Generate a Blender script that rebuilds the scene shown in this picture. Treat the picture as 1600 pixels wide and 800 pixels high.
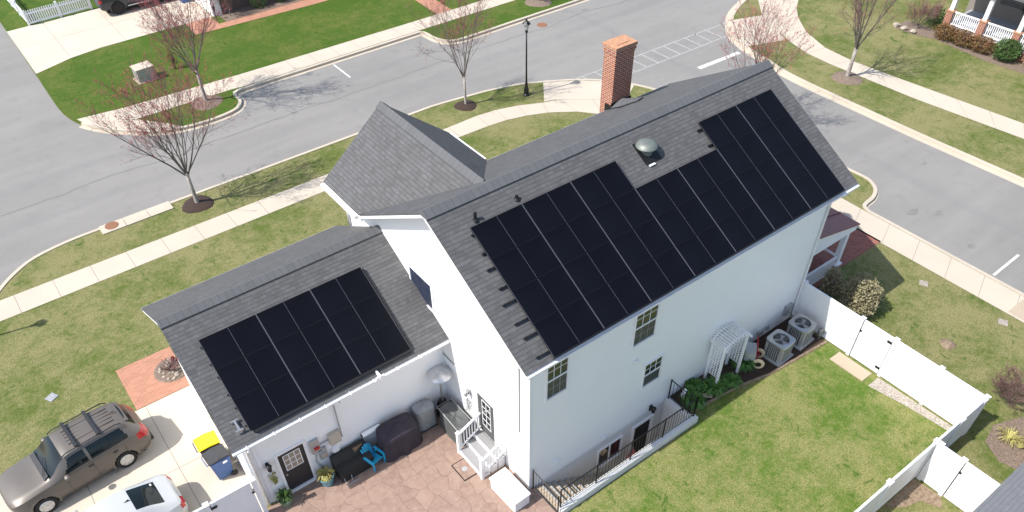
import bpy, bmesh, math, random
from mathutils import Vector, Matrix
from mathutils.geometry import delaunay_2d_cdt
R = math.radians
random.seed(7)
for o in list(bpy.data.objects): bpy.data.objects.remove(o)
S = bpy.context.scene; COL = S.collection
# ---------------- camera
cd = bpy.data.cameras.new('camera'); cam = bpy.data.objects.new('camera', cd); COL.objects.link(cam)
rt = Vector((0.80252, -0.59649, -0.01131)); 
_a, _r, _y = R(45.946), R(-0.932), R(36.625)
fw = Vector((math.sin(_y)*math.cos(_a), math.cos(_y)*math.cos(_a), -math.sin(_a)))
r0 = Vector((math.cos(_y), -math.sin(_y), 0)); u0 = r0.cross(fw)
rt = r0*math.cos(_r)+u0*math.sin(_r); up = -r0*math.sin(_r)+u0*math.cos(_r)
cam.matrix_world = Matrix(((rt.x, up.x, -fw.x, -8.647), (rt.y, up.y, -fw.y, -10.836), (rt.z, up.z, -fw.z, 20.935), (0, 0, 0, 1)))
cd.sensor_width = 36; cd.lens = 1197.38/1600*36; cd.shift_y = 141.86/1600; cd.clip_end = 600; cd.clip_start = .5
S.camera = cam
# ---------------- world, sun, exposure
w = bpy.data.worlds.new('World'); S.world = w; w.use_nodes = True
nt = w.node_tree; bg = nt.nodes['Background']; sk = nt.nodes.new('ShaderNodeTexSky')
sk.sky_type = 'NISHITA'; sk.sun_disc = False; sk.sun_elevation = R(51); sk.sun_rotation = R(-78.7); sk.dust_density = 1.5
nt.links.new(sk.outputs[0], bg.inputs[0]); bg.inputs[1].default_value = 0.142
sd = bpy.data.lights.new('sun', 'SUN'); sun = bpy.data.objects.new('sun', sd); COL.objects.link(sun)
sd.energy = 4.2; sd.angle = R(.5); sd.color = (1, .955, .9)
sun.rotation_euler = Vector((.795, -.159, -1)).to_track_quat('-Z', 'Y').to_euler(); sun.location = (-30, 10, 60)
S.view_settings.view_transform = 'Standard'; S.view_settings.look = 'None'; S.view_settings.gamma = 1
S.view_settings.exposure = 0.70
S.view_settings.use_curve_mapping = False

# ---------------- materials
def mat(name, col, rough=.8, metal=0, noise=0, nscale=5, col2=None, bump=0, bscale=30, spec=.5, coat=0, trans=0):
    m = bpy.data.materials.new(name); m.use_nodes = True; n = m.node_tree; p = n.nodes['Principled BSDF']
    p.inputs['Roughness'].default_value = rough; p.inputs['Metallic'].default_value = metal
    p.inputs['Specular IOR Level'].default_value = spec; p.inputs['Coat Weight'].default_value = coat
    c = (*col, 1); p.inputs['Base Color'].default_value = c
    tc = n.nodes.new('ShaderNodeTexCoord')
    if noise or col2:
        t = n.nodes.new('ShaderNodeTexNoise'); t.inputs['Scale'].default_value = nscale; t.inputs['Detail'].default_value = 5
        n.links.new(tc.outputs['Object'], t.inputs['Vector'])
        mx = n.nodes.new('ShaderNodeMix'); mx.data_type = 'RGBA'
        c2 = (*col2, 1) if col2 else tuple(max(0, x*(1-noise)) for x in col)+(1,)
        mx.inputs[6].default_value = c; mx.inputs[7].default_value = c2
        rm = n.nodes.new('ShaderNodeMapRange'); rm.inputs[1].default_value = .35; rm.inputs[2].default_value = .65
        n.links.new(t.outputs[0], rm.inputs[0]); n.links.new(rm.outputs[0], mx.inputs[0]); n.links.new(mx.outputs[2], p.inputs['Base Color'])
    if bump:
        t2 = n.nodes.new('ShaderNodeTexNoise'); t2.inputs['Scale'].default_value = bscale; t2.inputs['Detail'].default_value = 4
        n.links.new(tc.outputs['Object'], t2.inputs['Vector'])
        b = n.nodes.new('ShaderNodeBump'); b.inputs['Strength'].default_value = bump; b.inputs['Distance'].default_value = .02
        n.links.new(t2.outputs[0], b.inputs['Height']); n.links.new(b.outputs[0], p.inputs['Normal'])
    return m

class NT:
    """small node-graph helper"""
    def __init__(s, name):
        s.m = bpy.data.materials.new(name); s.m.use_nodes = True; s.n = s.m.node_tree; s.p = s.n.nodes['Principled BSDF']
        s.tc = s.n.nodes.new('ShaderNodeTexCoord')
    def link(s, a, b): s.n.links.new(a, b)
    def noise(s, scale, detail=4, rough=.55, vec=None, dist=0, xyz=None):
        t = s.n.nodes.new('ShaderNodeTexNoise'); t.inputs['Scale'].default_value = scale; t.inputs['Detail'].default_value = detail
        t.inputs['Roughness'].default_value = rough; t.inputs['Distortion'].default_value = dist
        v = vec or s.tc.outputs['Object']
        if xyz:
            mp = s.n.nodes.new('ShaderNodeMapping'); mp.inputs['Scale'].default_value = xyz; s.link(v, mp.inputs[0]); v = mp.outputs[0]
        s.link(v, t.inputs['Vector']); return t.outputs[0]
    def rng(s, v, a, b, c=0, d=1):
        r = s.n.nodes.new('ShaderNodeMapRange'); 
        for i, x in enumerate((a, b, c, d)): r.inputs[i+1].default_value = x
        s.link(v, r.inputs[0]); return r.outputs[0]
    def mix(s, f, a, b, mode='MIX'):
        m = s.n.nodes.new('ShaderNodeMix'); m.data_type = 'RGBA'; m.blend_type = mode
        for v, i in ((f, 0), (a, 6), (b, 7)):
            if isinstance(v, (int, float)): m.inputs[i].default_value = v
            elif isinstance(v, tuple): m.inputs[i].default_value = (*v, 1)
            else: s.link(v, m.inputs[i])
        return m.outputs[2]
    def math(s, op, a, b=0):
        m = s.n.nodes.new('ShaderNodeMath'); m.operation = op
        for v, i in ((a, 0), (b, 1)):
            if isinstance(v, (int, float)): m.inputs[i].default_value = v
            else: s.link(v, m.inputs[i])
        return m.outputs[0]
    def bump(s, h, st=.5, dist=.02):
        b = s.n.nodes.new('ShaderNodeBump'); b.inputs['Strength'].default_value = st; b.inputs['Distance'].default_value = dist
        s.link(h, b.inputs['Height']); s.link(b.outputs[0], s.p.inputs['Normal'])
    def out(s, col, rough=.9, spec=.3):
        if isinstance(col, tuple): s.p.inputs['Base Color'].default_value = (*col, 1)
        else: s.link(col, s.p.inputs['Base Color'])
        s.p.inputs['Roughness'].default_value = rough; s.p.inputs['Specular IOR Level'].default_value = spec
        return s.m

def grass_mat(name, green, dry, amt, dark, k=.5):
    g = NT(name)
    big = g.noise(.30, 4, .55); mid = g.noise(1.6, 5, .62, dist=.3); clump = g.noise(5.5, 4, .65); fine = g.noise(19, 4, .7); fib = g.noise(42, 3, .75)
    f = g.math('ADD', g.math('ADD', g.math('MULTIPLY', big, .42), g.math('MULTIPLY', mid, .30)), g.math('MULTIPLY', clump, .28))
    f = g.rng(f, amt-.07, amt+.07)
    c = g.mix(f, green, dry)
    c = g.mix(g.rng(g.noise(1.3, 4, .7, dist=.8), .60, .68, 0, .85), c, dark)
    c = g.mix(g.rng(fine, .36, .60, k, 0), c, tuple(x*.5 for x in dark))
    c = g.mix(g.rng(fib, .54, .72, 0, .45), c, tuple(min(1, x*1.5) for x in dry))
    h = g.math('ADD', fine, g.math('MULTIPLY', fib, .6)); g.bump(h, .55, .05)
    return g.out(c, .95, .15)
M = {}
M['lawn'] = grass_mat('lawn_grass', (.100, .132, .028), (.255, .230, .108), .48, (.050, .102, .015), .66)
M['lawn_yard'] = grass_mat('yard_grass', (.082, .148, .018), (.248, .240, .092), .495, (.045, .105, .012), .62)
M['lawn_green'] = grass_mat('green_grass', (.058, .112, .012), (.135, .150, .036), .53, (.030, .078, .008), .62)
def asphalt():
    g = NT('asphalt')
    big = g.noise(.12, 4, .6); streak = g.noise(1, 4, .6, xyz=(.12, .9, 1)); mid = g.noise(1.5, 5, .6); fine = g.noise(60, 3, .7)
    c = g.mix(g.rng(big, .35, .65), (.238, .230, .215), (.202, .196, .184))
    c = g.mix(g.rng(streak, .45, .7, 0, .6), c, (.258, .249, .233))
    c = g.mix(g.rng(mid, .55, .75, 0, .5), c, (.178, .172, .162))
    c = g.mix(g.rng(fine, .4, .7, 0, .4), c, (.14, .137, .13))
    # old paving joint and darker wheel tracks along the street
    sp = g.n.nodes.new('ShaderNodeSeparateXYZ'); g.link(g.tc.outputs['Object'], sp.inputs[0])
    wob = g.math('MULTIPLY', g.math('SUBTRACT', g.noise(.25, 3), .5), 1.2)
    for y0, hw, k, col in ((26.9, .09, .75, (.13, .13, .135)), (25.4, .5, .22, (.15, .15, .155)), (28.6, .45, .2, (.15, .15, .155))):
        d = g.math('ABSOLUTE', g.math('SUBTRACT', g.math('ADD', sp.outputs[1], wob), y0))
        f = g.rng(d, 0, hw, k, 0); c = g.mix(f, c, col)
    wob2 = g.math('MULTIPLY', g.math('SUBTRACT', g.noise(.3, 3), .5), .8)
    d = g.math('ABSOLUTE', g.math('SUBTRACT', g.math('ADD', sp.outputs[0], wob2), 25.3)); c = g.mix(g.rng(d, 0, .5, .25, 0), c, (.15, .15, .155))
    g.bump(fine, .25, .01); return g.out(c, .9, .25)
M['asphalt'] = asphalt()
def concrete(name, a, b, dirt):
    g = NT(name); c = g.mix(g.rng(g.noise(.5, 4), .35, .65), a, b)
    c = g.mix(g.rng(g.noise(3.5, 5, .7), .55, .8, 0, .5), c, dirt); fine = g.noise(50, 3, .7)
    c = g.mix(g.rng(fine, .45, .75, 0, .25), c, dirt); g.bump(fine, .15, .01)
    return g.out(c, .9, .25)
M['walk'] = concrete('sidewalk_concrete', (.485, .425, .345), (.45, .395, .318), (.38, .335, .27))
M['walk_old'] = concrete('old_concrete', (.40, .33, .245), (.37, .305, .23), (.28, .23, .17))
M['kerb'] = concrete('kerb_concrete', (.48, .425, .345), (.43, .38, .305), (.33, .29, .23))
M['drive'] = concrete('driveway_concrete', (.51, .455, .373), (.475, .42, .342), (.41, .355, .29))
M['concrete_white'] = concrete('painted_concrete', (.66, .66, .64), (.60, .60, .58), (.45, .44, .42))
def bricky(name, c1, c2, mortar, bw, bh, ms, rot=0, off=.5, coord='UV', rough=.9, bump=.4, var=0):
    g = NT(name); mp = g.n.nodes.new('ShaderNodeMapping'); g.link(g.tc.outputs[coord], mp.inputs[0]); mp.inputs['Rotation'].default_value = (0, 0, rot)
    b = g.n.nodes.new('ShaderNodeTexBrick'); g.link(mp.outputs[0], b.inputs['Vector'])
    b.inputs['Scale'].default_value = 1; b.inputs['Brick Width'].default_value = bw; b.inputs['Row Height'].default_value = bh
    b.inputs['Mortar Size'].default_value = ms; b.inputs['Mortar Smooth'].default_value = .3; b.offset = off; b.inputs['Bias'].default_value = 0
    b.inputs['Color1'].default_value = (*c1, 1); b.inputs['Color2'].default_value = (*c2, 1); b.inputs['Mortar'].default_value = (*mortar, 1)
    c = b.outputs[0]
    if var:
        c = g.mix(g.rng(g.noise(.9, 5, .7), .45, .7, 0, var), c, tuple(x*.6 for x in c1))
        c = g.mix(g.rng(g.noise(40, 3, .7), .5, .75, 0, var), c, tuple(min(1, x*1.5) for x in c2))
    g.bump(g.math('SUBTRACT', 1, b.outputs[1]), bump, .02)
    return g.out(c, rough, .3)
M['shingle'] = bricky('roof_shingle', (.088, .091, .096), (.118, .122, .128), (.046, .047, .050), .30, .145, .010, bump=.7, var=.12)
M['shingle_far'] = bricky('grey_shingle', (.12, .125, .135), (.17, .175, .185), (.07, .07, .075), .31, .145, .01, bump=.5, var=.3)
M['cap'] = bricky('ridge_shingle', (.095, .098, .102), (.106, .109, .113), (.065, .066, .069), 3, .22, .008, bump=.4, var=.12)
M['brick'] = bricky('red_brick', (.30, .085, .045), (.22, .06, .035), (.50, .42, .33), .215, .08, .012, bump=.4, var=.25)
M['paver'] = bricky('brick_paver', (.42, .20, .13), (.33, .155, .10), (.36, .25, .18), .22, .11, .008, coord='Object', bump=.3, var=.3)
M['paver_dark'] = bricky('dark_brick_paver', (.30, .12, .09), (.22, .085, .065), (.17, .09, .07), .22, .11, .01, coord='Object', bump=.3, var=.2)
def shingle(name, a, b, line, lk=.8):
    g = NT(name); br = []
    for off, fr, bw in ((.37, 3, .25), (.43, 2, .15)):
        t = g.n.nodes.new('ShaderNodeTexBrick'); g.link(g.tc.outputs['UV'], t.inputs['Vector']); t.offset = off; t.offset_frequency = fr; t.squash = .7; t.squash_frequency = 3
        for k, v in (('Scale', 1), ('Brick Width', bw), ('Row Height', .13), ('Mortar Size', .006), ('Mortar Smooth', .6), ('Bias', 0)): t.inputs[k].default_value = v
        t.inputs['Color1'].default_value = (*a, 1); t.inputs['Color2'].default_value = (*b, 1); t.inputs['Mortar'].default_value = (*tuple(x*.75 for x in a), 1); br.append(t)
    c = g.mix(.45, br[0].outputs[0], br[1].outputs[0])
    sp = g.n.nodes.new('ShaderNodeSeparateXYZ'); g.link(g.tc.outputs['UV'], sp.inputs[0]); fr = g.math('FRACT', g.math('DIVIDE', sp.outputs[1], .13))
    wob = g.rng(g.noise(6, 3), .3, .7, .06, .20)
    course_shade = g.math('LESS_THAN', fr, wob)  # shadow line along each shingle course, painted into the colour
    c = g.mix(g.math('MULTIPLY', course_shade, lk), c, line)
    c = g.mix(g.rng(g.noise(.8, 5, .7), .42, .72, 0, .22), c, tuple(x*.6 for x in a)); c = g.mix(g.rng(g.noise(70, 2, .7), .45, .7, 0, .35), c, tuple(x*1.5 for x in b))
    g.bump(fr, .5, .015); return g.out(c, .88, .35)
M['shingle'] = shingle('shingle_tabs', (.066, .066, .067), (.110, .111, .113), (.030, .030, .031), .7)
M['shingle_far'] = shingle('grey_shingle_tabs', (.125, .130, .140), (.150, .156, .166), (.09, .093, .10), .5)
def stamped():
    g = NT('stamped_concrete')
    ds = g.n.nodes.new('ShaderNodeTexNoise'); ds.inputs['Scale'].default_value = 2.2; ds.inputs['Detail'].default_value = 3; g.link(g.tc.outputs['Object'], ds.inputs['Vector'])
    va = g.n.nodes.new('ShaderNodeVectorMath'); va.operation = 'MULTIPLY_ADD'; va.inputs[1].default_value = (.22, .22, 0); g.link(ds.outputs[1], va.inputs[0]); g.link(g.tc.outputs['Object'], va.inputs[2])
    def vor(feat):
        v = g.n.nodes.new('ShaderNodeTexVoronoi'); v.feature = feat; v.inputs['Scale'].default_value = 1.75; v.inputs['Randomness'].default_value = .75; v.voronoi_dimensions = '2D'
        g.link(va.outputs[0], v.inputs['Vector']); return v
    e = vor('DISTANCE_TO_EDGE').outputs['Distance']; cc = vor('F1').outputs['Color']
    sp = g.n.nodes.new('ShaderNodeSeparateColor'); g.link(cc, sp.inputs[0])
    c = g.mix(sp.outputs[0], (.265, .18, .14), (.21, .138, .108))
    c = g.mix(g.rng(g.noise(4, 5, .7), .4, .7, 0, .7), c, (.33, .24, .188))
    c = g.mix(g.rng(g.noise(9, 5, .7, dist=1), .55, .7, 0, .5), c, (.20, .13, .105))
    c = g.mix(g.rng(e, .003, .016, .7, 0), c, (.13, .085, .065)); g.bump(g.rng(e, 0, .04), .4, .02)
    return g.out(c, .75, .4)
M['stamped'] = stamped()
def siding():
    g = NT('white_siding'); sp = g.n.nodes.new('ShaderNodeSeparateXYZ'); g.link(g.tc.outputs['Object'], sp.inputs[0])
    f = g.math('FRACT', g.math('MULTIPLY', sp.outputs[2], 8)); g.bump(g.rng(f, 0, .85), .35, .006)
    c = g.mix(g.rng(g.noise(.8, 4), .4, .7, 0, .5), (.84, .84, .83), (.81, .81, .80))
    return g.out(c, .55, .35)
M['siding'] = siding()
M['white'] = mat('white_trim', (.8, .8, .8), .5, noise=.05)
M['vinyl'] = mat('white_vinyl', (.78, .79, .8), .4, noise=.03)
M['mulch'] = mat('mulch', (.055, .032, .022), .95, col2=(.025, .015, .011), nscale=18, bump=1, bscale=35)
M['mulch_old'] = mat('old_mulch', (.22, .165, .125), .95, col2=(.12, .088, .066), nscale=14, bump=1, bscale=30)
M['soil'] = mat('soil', (.25, .19, .13), .95, col2=(.15, .105, .07), nscale=10, bump=1, bscale=25)
M['stain'] = mat('tar_stain', (.15, .145, .135), .9, col2=(.19, .185, .175), nscale=6)
M['joint'] = mat('joint_filler', (.24, .215, .18), .95, noise=.3)
M['gravel'] = mat('gravel', (.42, .38, .33), .95, col2=(.2, .17, .14), nscale=22, bump=1, bscale=28)
M['rock'] = mat('rock', (.42, .37, .30), .9, col2=(.25, .21, .17), nscale=6, bump=.6, bscale=15)
def panelmat():
    g = NT('solar_cell'); c = g.mix(g.rng(g.noise(.4, 3), .4, .65), (.0032, .0036, .0056), (.0048, .0056, .0088)); m = g.out(c, .34, .08)
    return m
M['cell'] = panelmat()
M['pframe'] = mat('black_anodised', (.008, .008, .009), .6, 0, spec=.08)
M['pline'] = mat('panel_edge', (.095, .10, .11), .45, .3)
M['pseam'] = mat('panel_seam', (.006, .007, .009), .7, 0, spec=.1)
M['black'] = mat('black_metal', (.012, .012, .013), .45, .2)
M['black_plastic'] = mat('black_plastic', (.02, .02, .022), .5)
M['rubber'] = mat('rubber', (.018, .018, .018), .8, noise=.3)
M['glass'] = mat('window_glass', (.018, .022, .024), .04, spec=.9)
M['screen'] = mat('window_screen', (.05, .055, .06), .35, spec=.5)
M['carglass'] = mat('car_glass', (.008, .012, .013), .06, spec=.35)
M['grey_metal'] = mat('grey_metal', (.42, .43, .43), .4, .4, noise=.15)
M['steel'] = mat('steel', (.55, .55, .54), .3, .8, noise=.1)
M['alu'] = mat('alloy', (.6, .6, .6), .35, .6)
M['grey_plastic'] = mat('grey_plastic', (.32, .33, .33), .55)
M['tread_grey'] = mat('grey_tread', (.24, .24, .24), .7)
M['red'] = mat('red_plastic', (.38, .012, .014), .25, spec=.6)
M['redpaint'] = mat('red_paint', (.30, .02, .03), .4)
M['blue'] = mat('blue_plastic', (.02, .36, .58), .4, noise=.12)
M['binblue'] = mat('bin_blue', (.045, .11, .29), .5, noise=.15)
M['binlid'] = mat('bin_black', (.035, .036, .038), .5, noise=.25, nscale=9)
M['yellow'] = mat('yellow_plastic', (.86, .68, .01), .45, noise=.1)
M['covera'] = mat('plum_cover', (.034, .026, .038), .8, noise=.25, bump=.3, bscale=12)
M['coverb'] = mat('grey_cover', (.27, .28, .285), .8, noise=.15, bump=.3, bscale=12)
M['coverc'] = mat('charcoal_cover', (.085, .09, .09), .7, noise=.2, bump=.3, bscale=12)
M['coverd'] = mat('black_cover', (.016, .016, .016), .6, noise=.2)
M['bark'] = mat('bark', (.17, .145, .125), .95, col2=(.10, .085, .075), nscale=14, bump=.6, bscale=30)
M['bark_pale'] = mat('pale_bark', (.36, .33, .30), .95, col2=(.20, .18, .16), nscale=9, bump=.5, bscale=25)
M['twig'] = mat('twig', (.17, .09, .085), .9)
M['bud'] = mat('red_bud', (.42, .075, .085), .8, col2=(.30, .07, .075), nscale=3)
M['leaf'] = mat('leaf_green', (.060, .115, .022), .7, col2=(.028, .065, .012), nscale=4)
M['leaf_bright'] = mat('leaf_bright', (.085, .20, .03), .7, col2=(.04, .11, .018), nscale=6)
M['leaf_dry'] = mat('leaf_dry', (.30, .265, .155), .8, col2=(.19, .175, .09), nscale=5)
M['leaf_rust'] = mat('leaf_rust', (.17, .085, .035), .8, col2=(.09, .085, .02), nscale=1.6)
M['leaf_yellow'] = mat('leaf_yellow', (.38, .36, .11), .7, col2=(.26, .22, .07), nscale=6)
M['maroon'] = mat('maroon_metal_roof', (.21, .062, .058), .45, .1, noise=.1)
M['paint_line'] = mat('road_paint', (.62, .62, .60), .8, noise=.25, nscale=12)
M['paint_faint'] = mat('worn_road_paint', (.36, .36, .35), .85, noise=.35, nscale=9)
M['suv'] = mat('champagne_paint', (.128, .112, .096), .42, .25, coat=.25)
M['whitecar'] = mat('silver_blue_paint', (.44, .455, .46), .3, .1, coat=.5)
M['truckpaint'] = mat('dark_truck_paint', (.03, .035, .042), .3, .3, coat=.5)
M['dark'] = mat('dark_interior', (.008, .008, .008), .9)
M['tan_curtain'] = mat('curtain', (.30, .24, .18), .8)
M['rust'] = mat('rusty_iron', (.26, .12, .06), .8, col2=(.17, .08, .045), nscale=20)
M['vent_green'] = mat('weathered_vent', (.17, .19, .17), .5, .3, noise=.15)
M['terracotta'] = mat('terracotta', (.46, .25, .145), .9, col2=(.34, .175, .10), nscale=8)
M['teal_pot'] = mat('blue_glazed_pot', (.12, .33, .42), .3, noise=.2)
M['green_pot'] = mat('green_glazed_pot', (.18, .24, .16), .4, noise=.2)
M['cream'] = mat('cream_wheel', (.70, .58, .36), .6)
M['pink'] = mat('coral_fabric', (.60, .13, .15), .8, noise=.2)
M['porch_grey'] = mat('porch_floor_grey', (.36, .37, .40), .7)
M['taupe'] = mat('taupe_wall', (.22, .19, .165), .8)
M['brownwall'] = mat('brown_siding', (.15, .10, .08), .8, noise=.2)
M['wood'] = mat('worn_wood', (.30, .19, .11), .8, noise=.3)

# ---------------- mesh builder
class MB:
    def __init__(s): s.v = []; s.f = []; s.uv = {}
    def add(s, vs, fs):
        b = len(s.v); s.v += [tuple(v) for v in vs]; s.f += [tuple(b+i for i in f) for f in fs]; return s
    def box(s, x0, x1, y0, y1, z0, z1):
        if x0 > x1: x0, x1 = x1, x0
        if y0 > y1: y0, y1 = y1, y0
        if z0 > z1: z0, z1 = z1, z0
        return s.add([(x0,y0,z0),(x1,y0,z0),(x1,y1,z0),(x0,y1,z0),(x0,y0,z1),(x1,y0,z1),(x1,y1,z1),(x0,y1,z1)],
              [(0,3,2,1),(4,5,6,7),(0,1,5,4),(1,2,6,5),(2,3,7,6),(3,0,4,7)])
    def prism(s, pts, ax, a, b):
        """polygon pts (2d) extruded along axis ax ('x','y','z') from a to b"""
        def P(p, t): return (t, p[0], p[1]) if ax == 'x' else ((p[0], t, p[1]) if ax == 'y' else (p[0], p[1], t))
        n = len(pts); vs = [P(p, a) for p in pts]+[P(p, b) for p in pts]
        return s.add(vs, [tuple(range(n))[::-1], tuple(range(n, 2*n))]+[(i, (i+1) % n, n+(i+1) % n, n+i) for i in range(n)])
    def poly(s, pts): return s.add(pts, [tuple(range(len(pts)))])
    def slab(s, q, t):
        """quad/ngon of 3d points thickened by t along minus its normal"""
        q = [Vector(p) for p in q]; n = (q[1]-q[0]).cross(q[-1]-q[0]).normalized(); lo = [p-n*t for p in q]; k = len(q)
        return s.add(q+lo, [tuple(range(k)), tuple(range(2*k-1, k-1, -1))]+[(i, k+i, k+(i+1) % k, (i+1) % k) for i in range(k)])
    def tube(s, pts, r, n=6, cap=True):
        pts = [Vector(p) for p in pts]; rs = r if isinstance(r, (list, tuple)) else [r]*len(pts); b = len(s.v); pr = None
        for i, p in enumerate(pts):
            d = (pts[min(i+1, len(pts)-1)]-pts[max(i-1, 0)]); d = d.normalized() if d.length > 1e-9 else Vector((0, 0, 1))
            a = (pr - d*pr.dot(d)) if pr is not None else (Vector((0, 0, 1)).cross(d) if abs(d.z) < .9 else Vector((1, 0, 0)).cross(d))
            a.normalize(); pr = a; c = d.cross(a)
            for k in range(n):
                t = 2*math.pi*(k+.5)/n; s.v.append(tuple(p+(a*math.cos(t)+c*math.sin(t))*rs[i]))
        for i in range(len(pts)-1):
            for k in range(n): s.f.append((b+i*n+k, b+i*n+(k+1) % n, b+(i+1)*n+(k+1) % n, b+(i+1)*n+k))
        if cap and n > 2: s.f.append(tuple(b+k for k in range(n))[::-1]); s.f.append(tuple(b+(len(pts)-1)*n+k for k in range(n)))
        return s
    def lathe(s, prof, n=16, c=(0, 0, 0), ax='z', sx=1, sy=1):
        b = len(s.v)
        for r, h in prof:
            for k in range(n):
                t = 2*math.pi*k/n; x, y = r*math.cos(t)*sx, r*math.sin(t)*sy
                p = (x, y, h) if ax == 'z' else ((h, x, y) if ax == 'x' else (x, h, y)); s.v.append((c[0]+p[0], c[1]+p[1], c[2]+p[2]))
        m = len(prof)
        for i in range(m-1):
            for k in range(n): s.f.append((b+i*n+k, b+i*n+(k+1) % n, b+(i+1)*n+(k+1) % n, b+(i+1)*n+k))
        s.f.append(tuple(b+k for k in range(n))[::-1]); s.f.append(tuple(b+(m-1)*n+k for k in range(n)))
        return s
    def build(s, name, m, parent=None, smooth=False, bevel=0, uvf=None, auto=False):
        me = bpy.data.meshes.new(name); off = Vector((0, 0, 0))
        me.from_pydata(s.v, [], s.f); me.update()
        bm = bmesh.new(); bm.from_mesh(me); bmesh.ops.recalc_face_normals(bm, faces=bm.faces)
        if bevel: bmesh.ops.bevel(bm, geom=bm.edges[:], offset=bevel, segments=2, affect='EDGES', clamp_overlap=True)
        if uvf is not None:
            l = bm.loops.layers.uv.new('UVMap')
            for f in bm.faces:
                for lp in f.loops: lp[l].uv = uvf(lp.vert.co, f.normal)
        bm.to_mesh(me); bm.free()
        if smooth:
            for p in me.polygons: p.use_smooth = True
        me.materials.append(M[m] if isinstance(m, str) else m)
        o = bpy.data.objects.new(name, me); COL.objects.link(o)
        if parent: o.parent = parent
        if auto:
            try: me.set_sharp_from_angle(angle=R(35))
            except Exception: pass
        return o
def uv_slope(co, n):
    """metres along the eave and up the slope; works for planes of either orientation"""
    if abs(n.z) > .99: return (co.x, co.y)
    h = Vector((n.x, n.y, 0))
    if h.length < 1e-6: return (co.x, co.y)
    h.normalize(); e = Vector((-h.y, h.x, 0)); u = n.cross(e)
    return (co.dot(e), co.dot(u))
def tag(o, label=None, cat=None, group=None, kind=None):
    if label: o['label'] = label
    if cat: o['category'] = cat
    if group: o['group'] = group
    if kind: o['kind'] = kind
    return o
def empty(name, loc, rz=0, label=None, cat=None, group=None):
    o = bpy.data.objects.new(name, None); COL.objects.link(o); o.location = loc; o.rotation_euler = (0, 0, rz); o.empty_display_size = .2
    return tag(o, label, cat, group)
def copy_tree(o, parent=None):
    c = o.copy(); COL.objects.link(c); c.parent = parent
    for ch in [x for x in COL.objects if x.parent == o]: copy_tree(ch, c)
    return c
def struct(o): o['kind'] = 'structure'; return o

# ---------------- ground
def smoothpl(pts, k=3):
    out = []
    n = len(pts)
    for i in range(n-1):
        p0, p1, p2, p3 = [Vector((*pts[max(0, min(n-1, j))], 0)) for j in (i-1, i, i+1, i+2)]
        if (p2-p1).length > 5: out.append(tuple(p1[:2])); continue
        if (p1-p0).length > 3: p0 = p1-(p1-p0).normalized()*(p2-p1).length
        if (p3-p2).length > 3: p3 = p2+(p3-p2).normalized()*(p2-p1).length
        for j in range(k):
            t = j/k; out.append(tuple((.5*((2*p1)+(-p0+p2)*t+(2*p0-5*p1+4*p2-p3)*t*t+(-p0+3*p1-3*p2+p3)*t**3))[:2]))
    out.append(tuple(pts[-1])); return out
kS = smoothpl([(-14, 14), (-13.2, 17.5), (-12.4, 19.8), (-11.4, 21.1), (-10.65, 21.85), (-9.69, 22.45), (-8.25, 22.75), (-6.8, 22.8), (11, 22.75), (12.98, 22.5), (15.0, 22.15), (16.6, 21.65), (18.2, 20.8), (19.5, 19.95), (20.6, 18.9), (21.5, 17.6), (22.1, 16.2), (22.7, 14.4), (23.2, 12), (23.45, 9), (23.6, 6), (23.7, 4.4), (23.65, 3.7), (23.2, 3.05), (22.5, 2.72), (21.7, 2.6), (21.5, 2.2), (21.5, -45)])
kN = smoothpl([(60, 28.4), (21.1, 28.5), (17.2, 28.5), (16.3, 28.8), (15.85, 29.6), (15.75, 30.6), (15.6, 31), (4.2, 31), (3.25, 30.9), (3.15, 29.95), (2.8, 29.3), (2.2, 28.95), (1.0, 28.8), (-.5, 28.95), (-1.8, 29.5), (-2.95, 30.5), (-3.95, 31.6), (-4.7, 32.87), (-5.1, 34.36), (-5.2, 36), (-5.15, 40.5), (-5.08, 47.5), (-5.1, 90)])
kE = smoothpl([(70, 23.0), (40, 22.6), (36.5, 22.1), (35.2, 21.6), (33.4, 20.85), (32.0, 19.9), (30.6, 18.4), (29.9, 16.8), (29.5, 14.8), (29.15, 13.1), (29.05, 11), (29.05, 4.7), (29.2, -1), (29.4, -45)])
def ring_area(p): return sum(p[i][0]*p[(i+1) % len(p)][1]-p[(i+1) % len(p)][0]*p[i][1] for i in range(len(p)))/2
def cdt(outer, holes=()):
    pts = []; edges = []; 
    for ring in (outer, *holes):
        b = len(pts); pts += [Vector(p) for p in ring]; edges += [(b+i, b+(i+1) % len(ring)) for i in range(len(ring))]
    vs, _, fs, *_ = delaunay_2d_cdt(pts, edges, [], 1 if not holes else 2, 1e-5)
    def inside(p, ring):
        c = False; n = len(ring)
        for i in range(n):
            x1, y1 = ring[i]; x2, y2 = ring[(i+1) % n]
            if (y1 > p[1]) != (y2 > p[1]) and p[0] < (x2-x1)*(p[1]-y1)/(y2-y1)+x1: c = not c
        return c
    out = []
    for f in fs:
        cx = sum(vs[i].x for i in f)/len(f); cy = sum(vs[i].y for i in f)/len(f)
        if inside((cx, cy), outer) and not any(inside((cx, cy), h) for h in holes): out.append(tuple(f))
    return [tuple(v) for v in vs], out
def sheet(name, outer, z, m, holes=(), skirt=0, parent=None):
    vs, fs = cdt(outer, holes); mb = MB(); mb.add([(x, y, z) for x, y in vs], fs)
    if skirt:
        n = len(outer); mb.add([(x, y, z) for x, y in outer]+[(x, y, z-skirt) for x, y in outer], [(i, (i+1) % n, n+(i+1) % n, n+i) for i in range(n)])
    o = mb.build(name, m, parent)
    if not parent: struct(o)
    return o
WELL = [(0.18, -1.42), (6.32, -1.42), (6.32, -.002), (0.18, -.002)]
A0, A1 = -.12, 0.0
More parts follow.
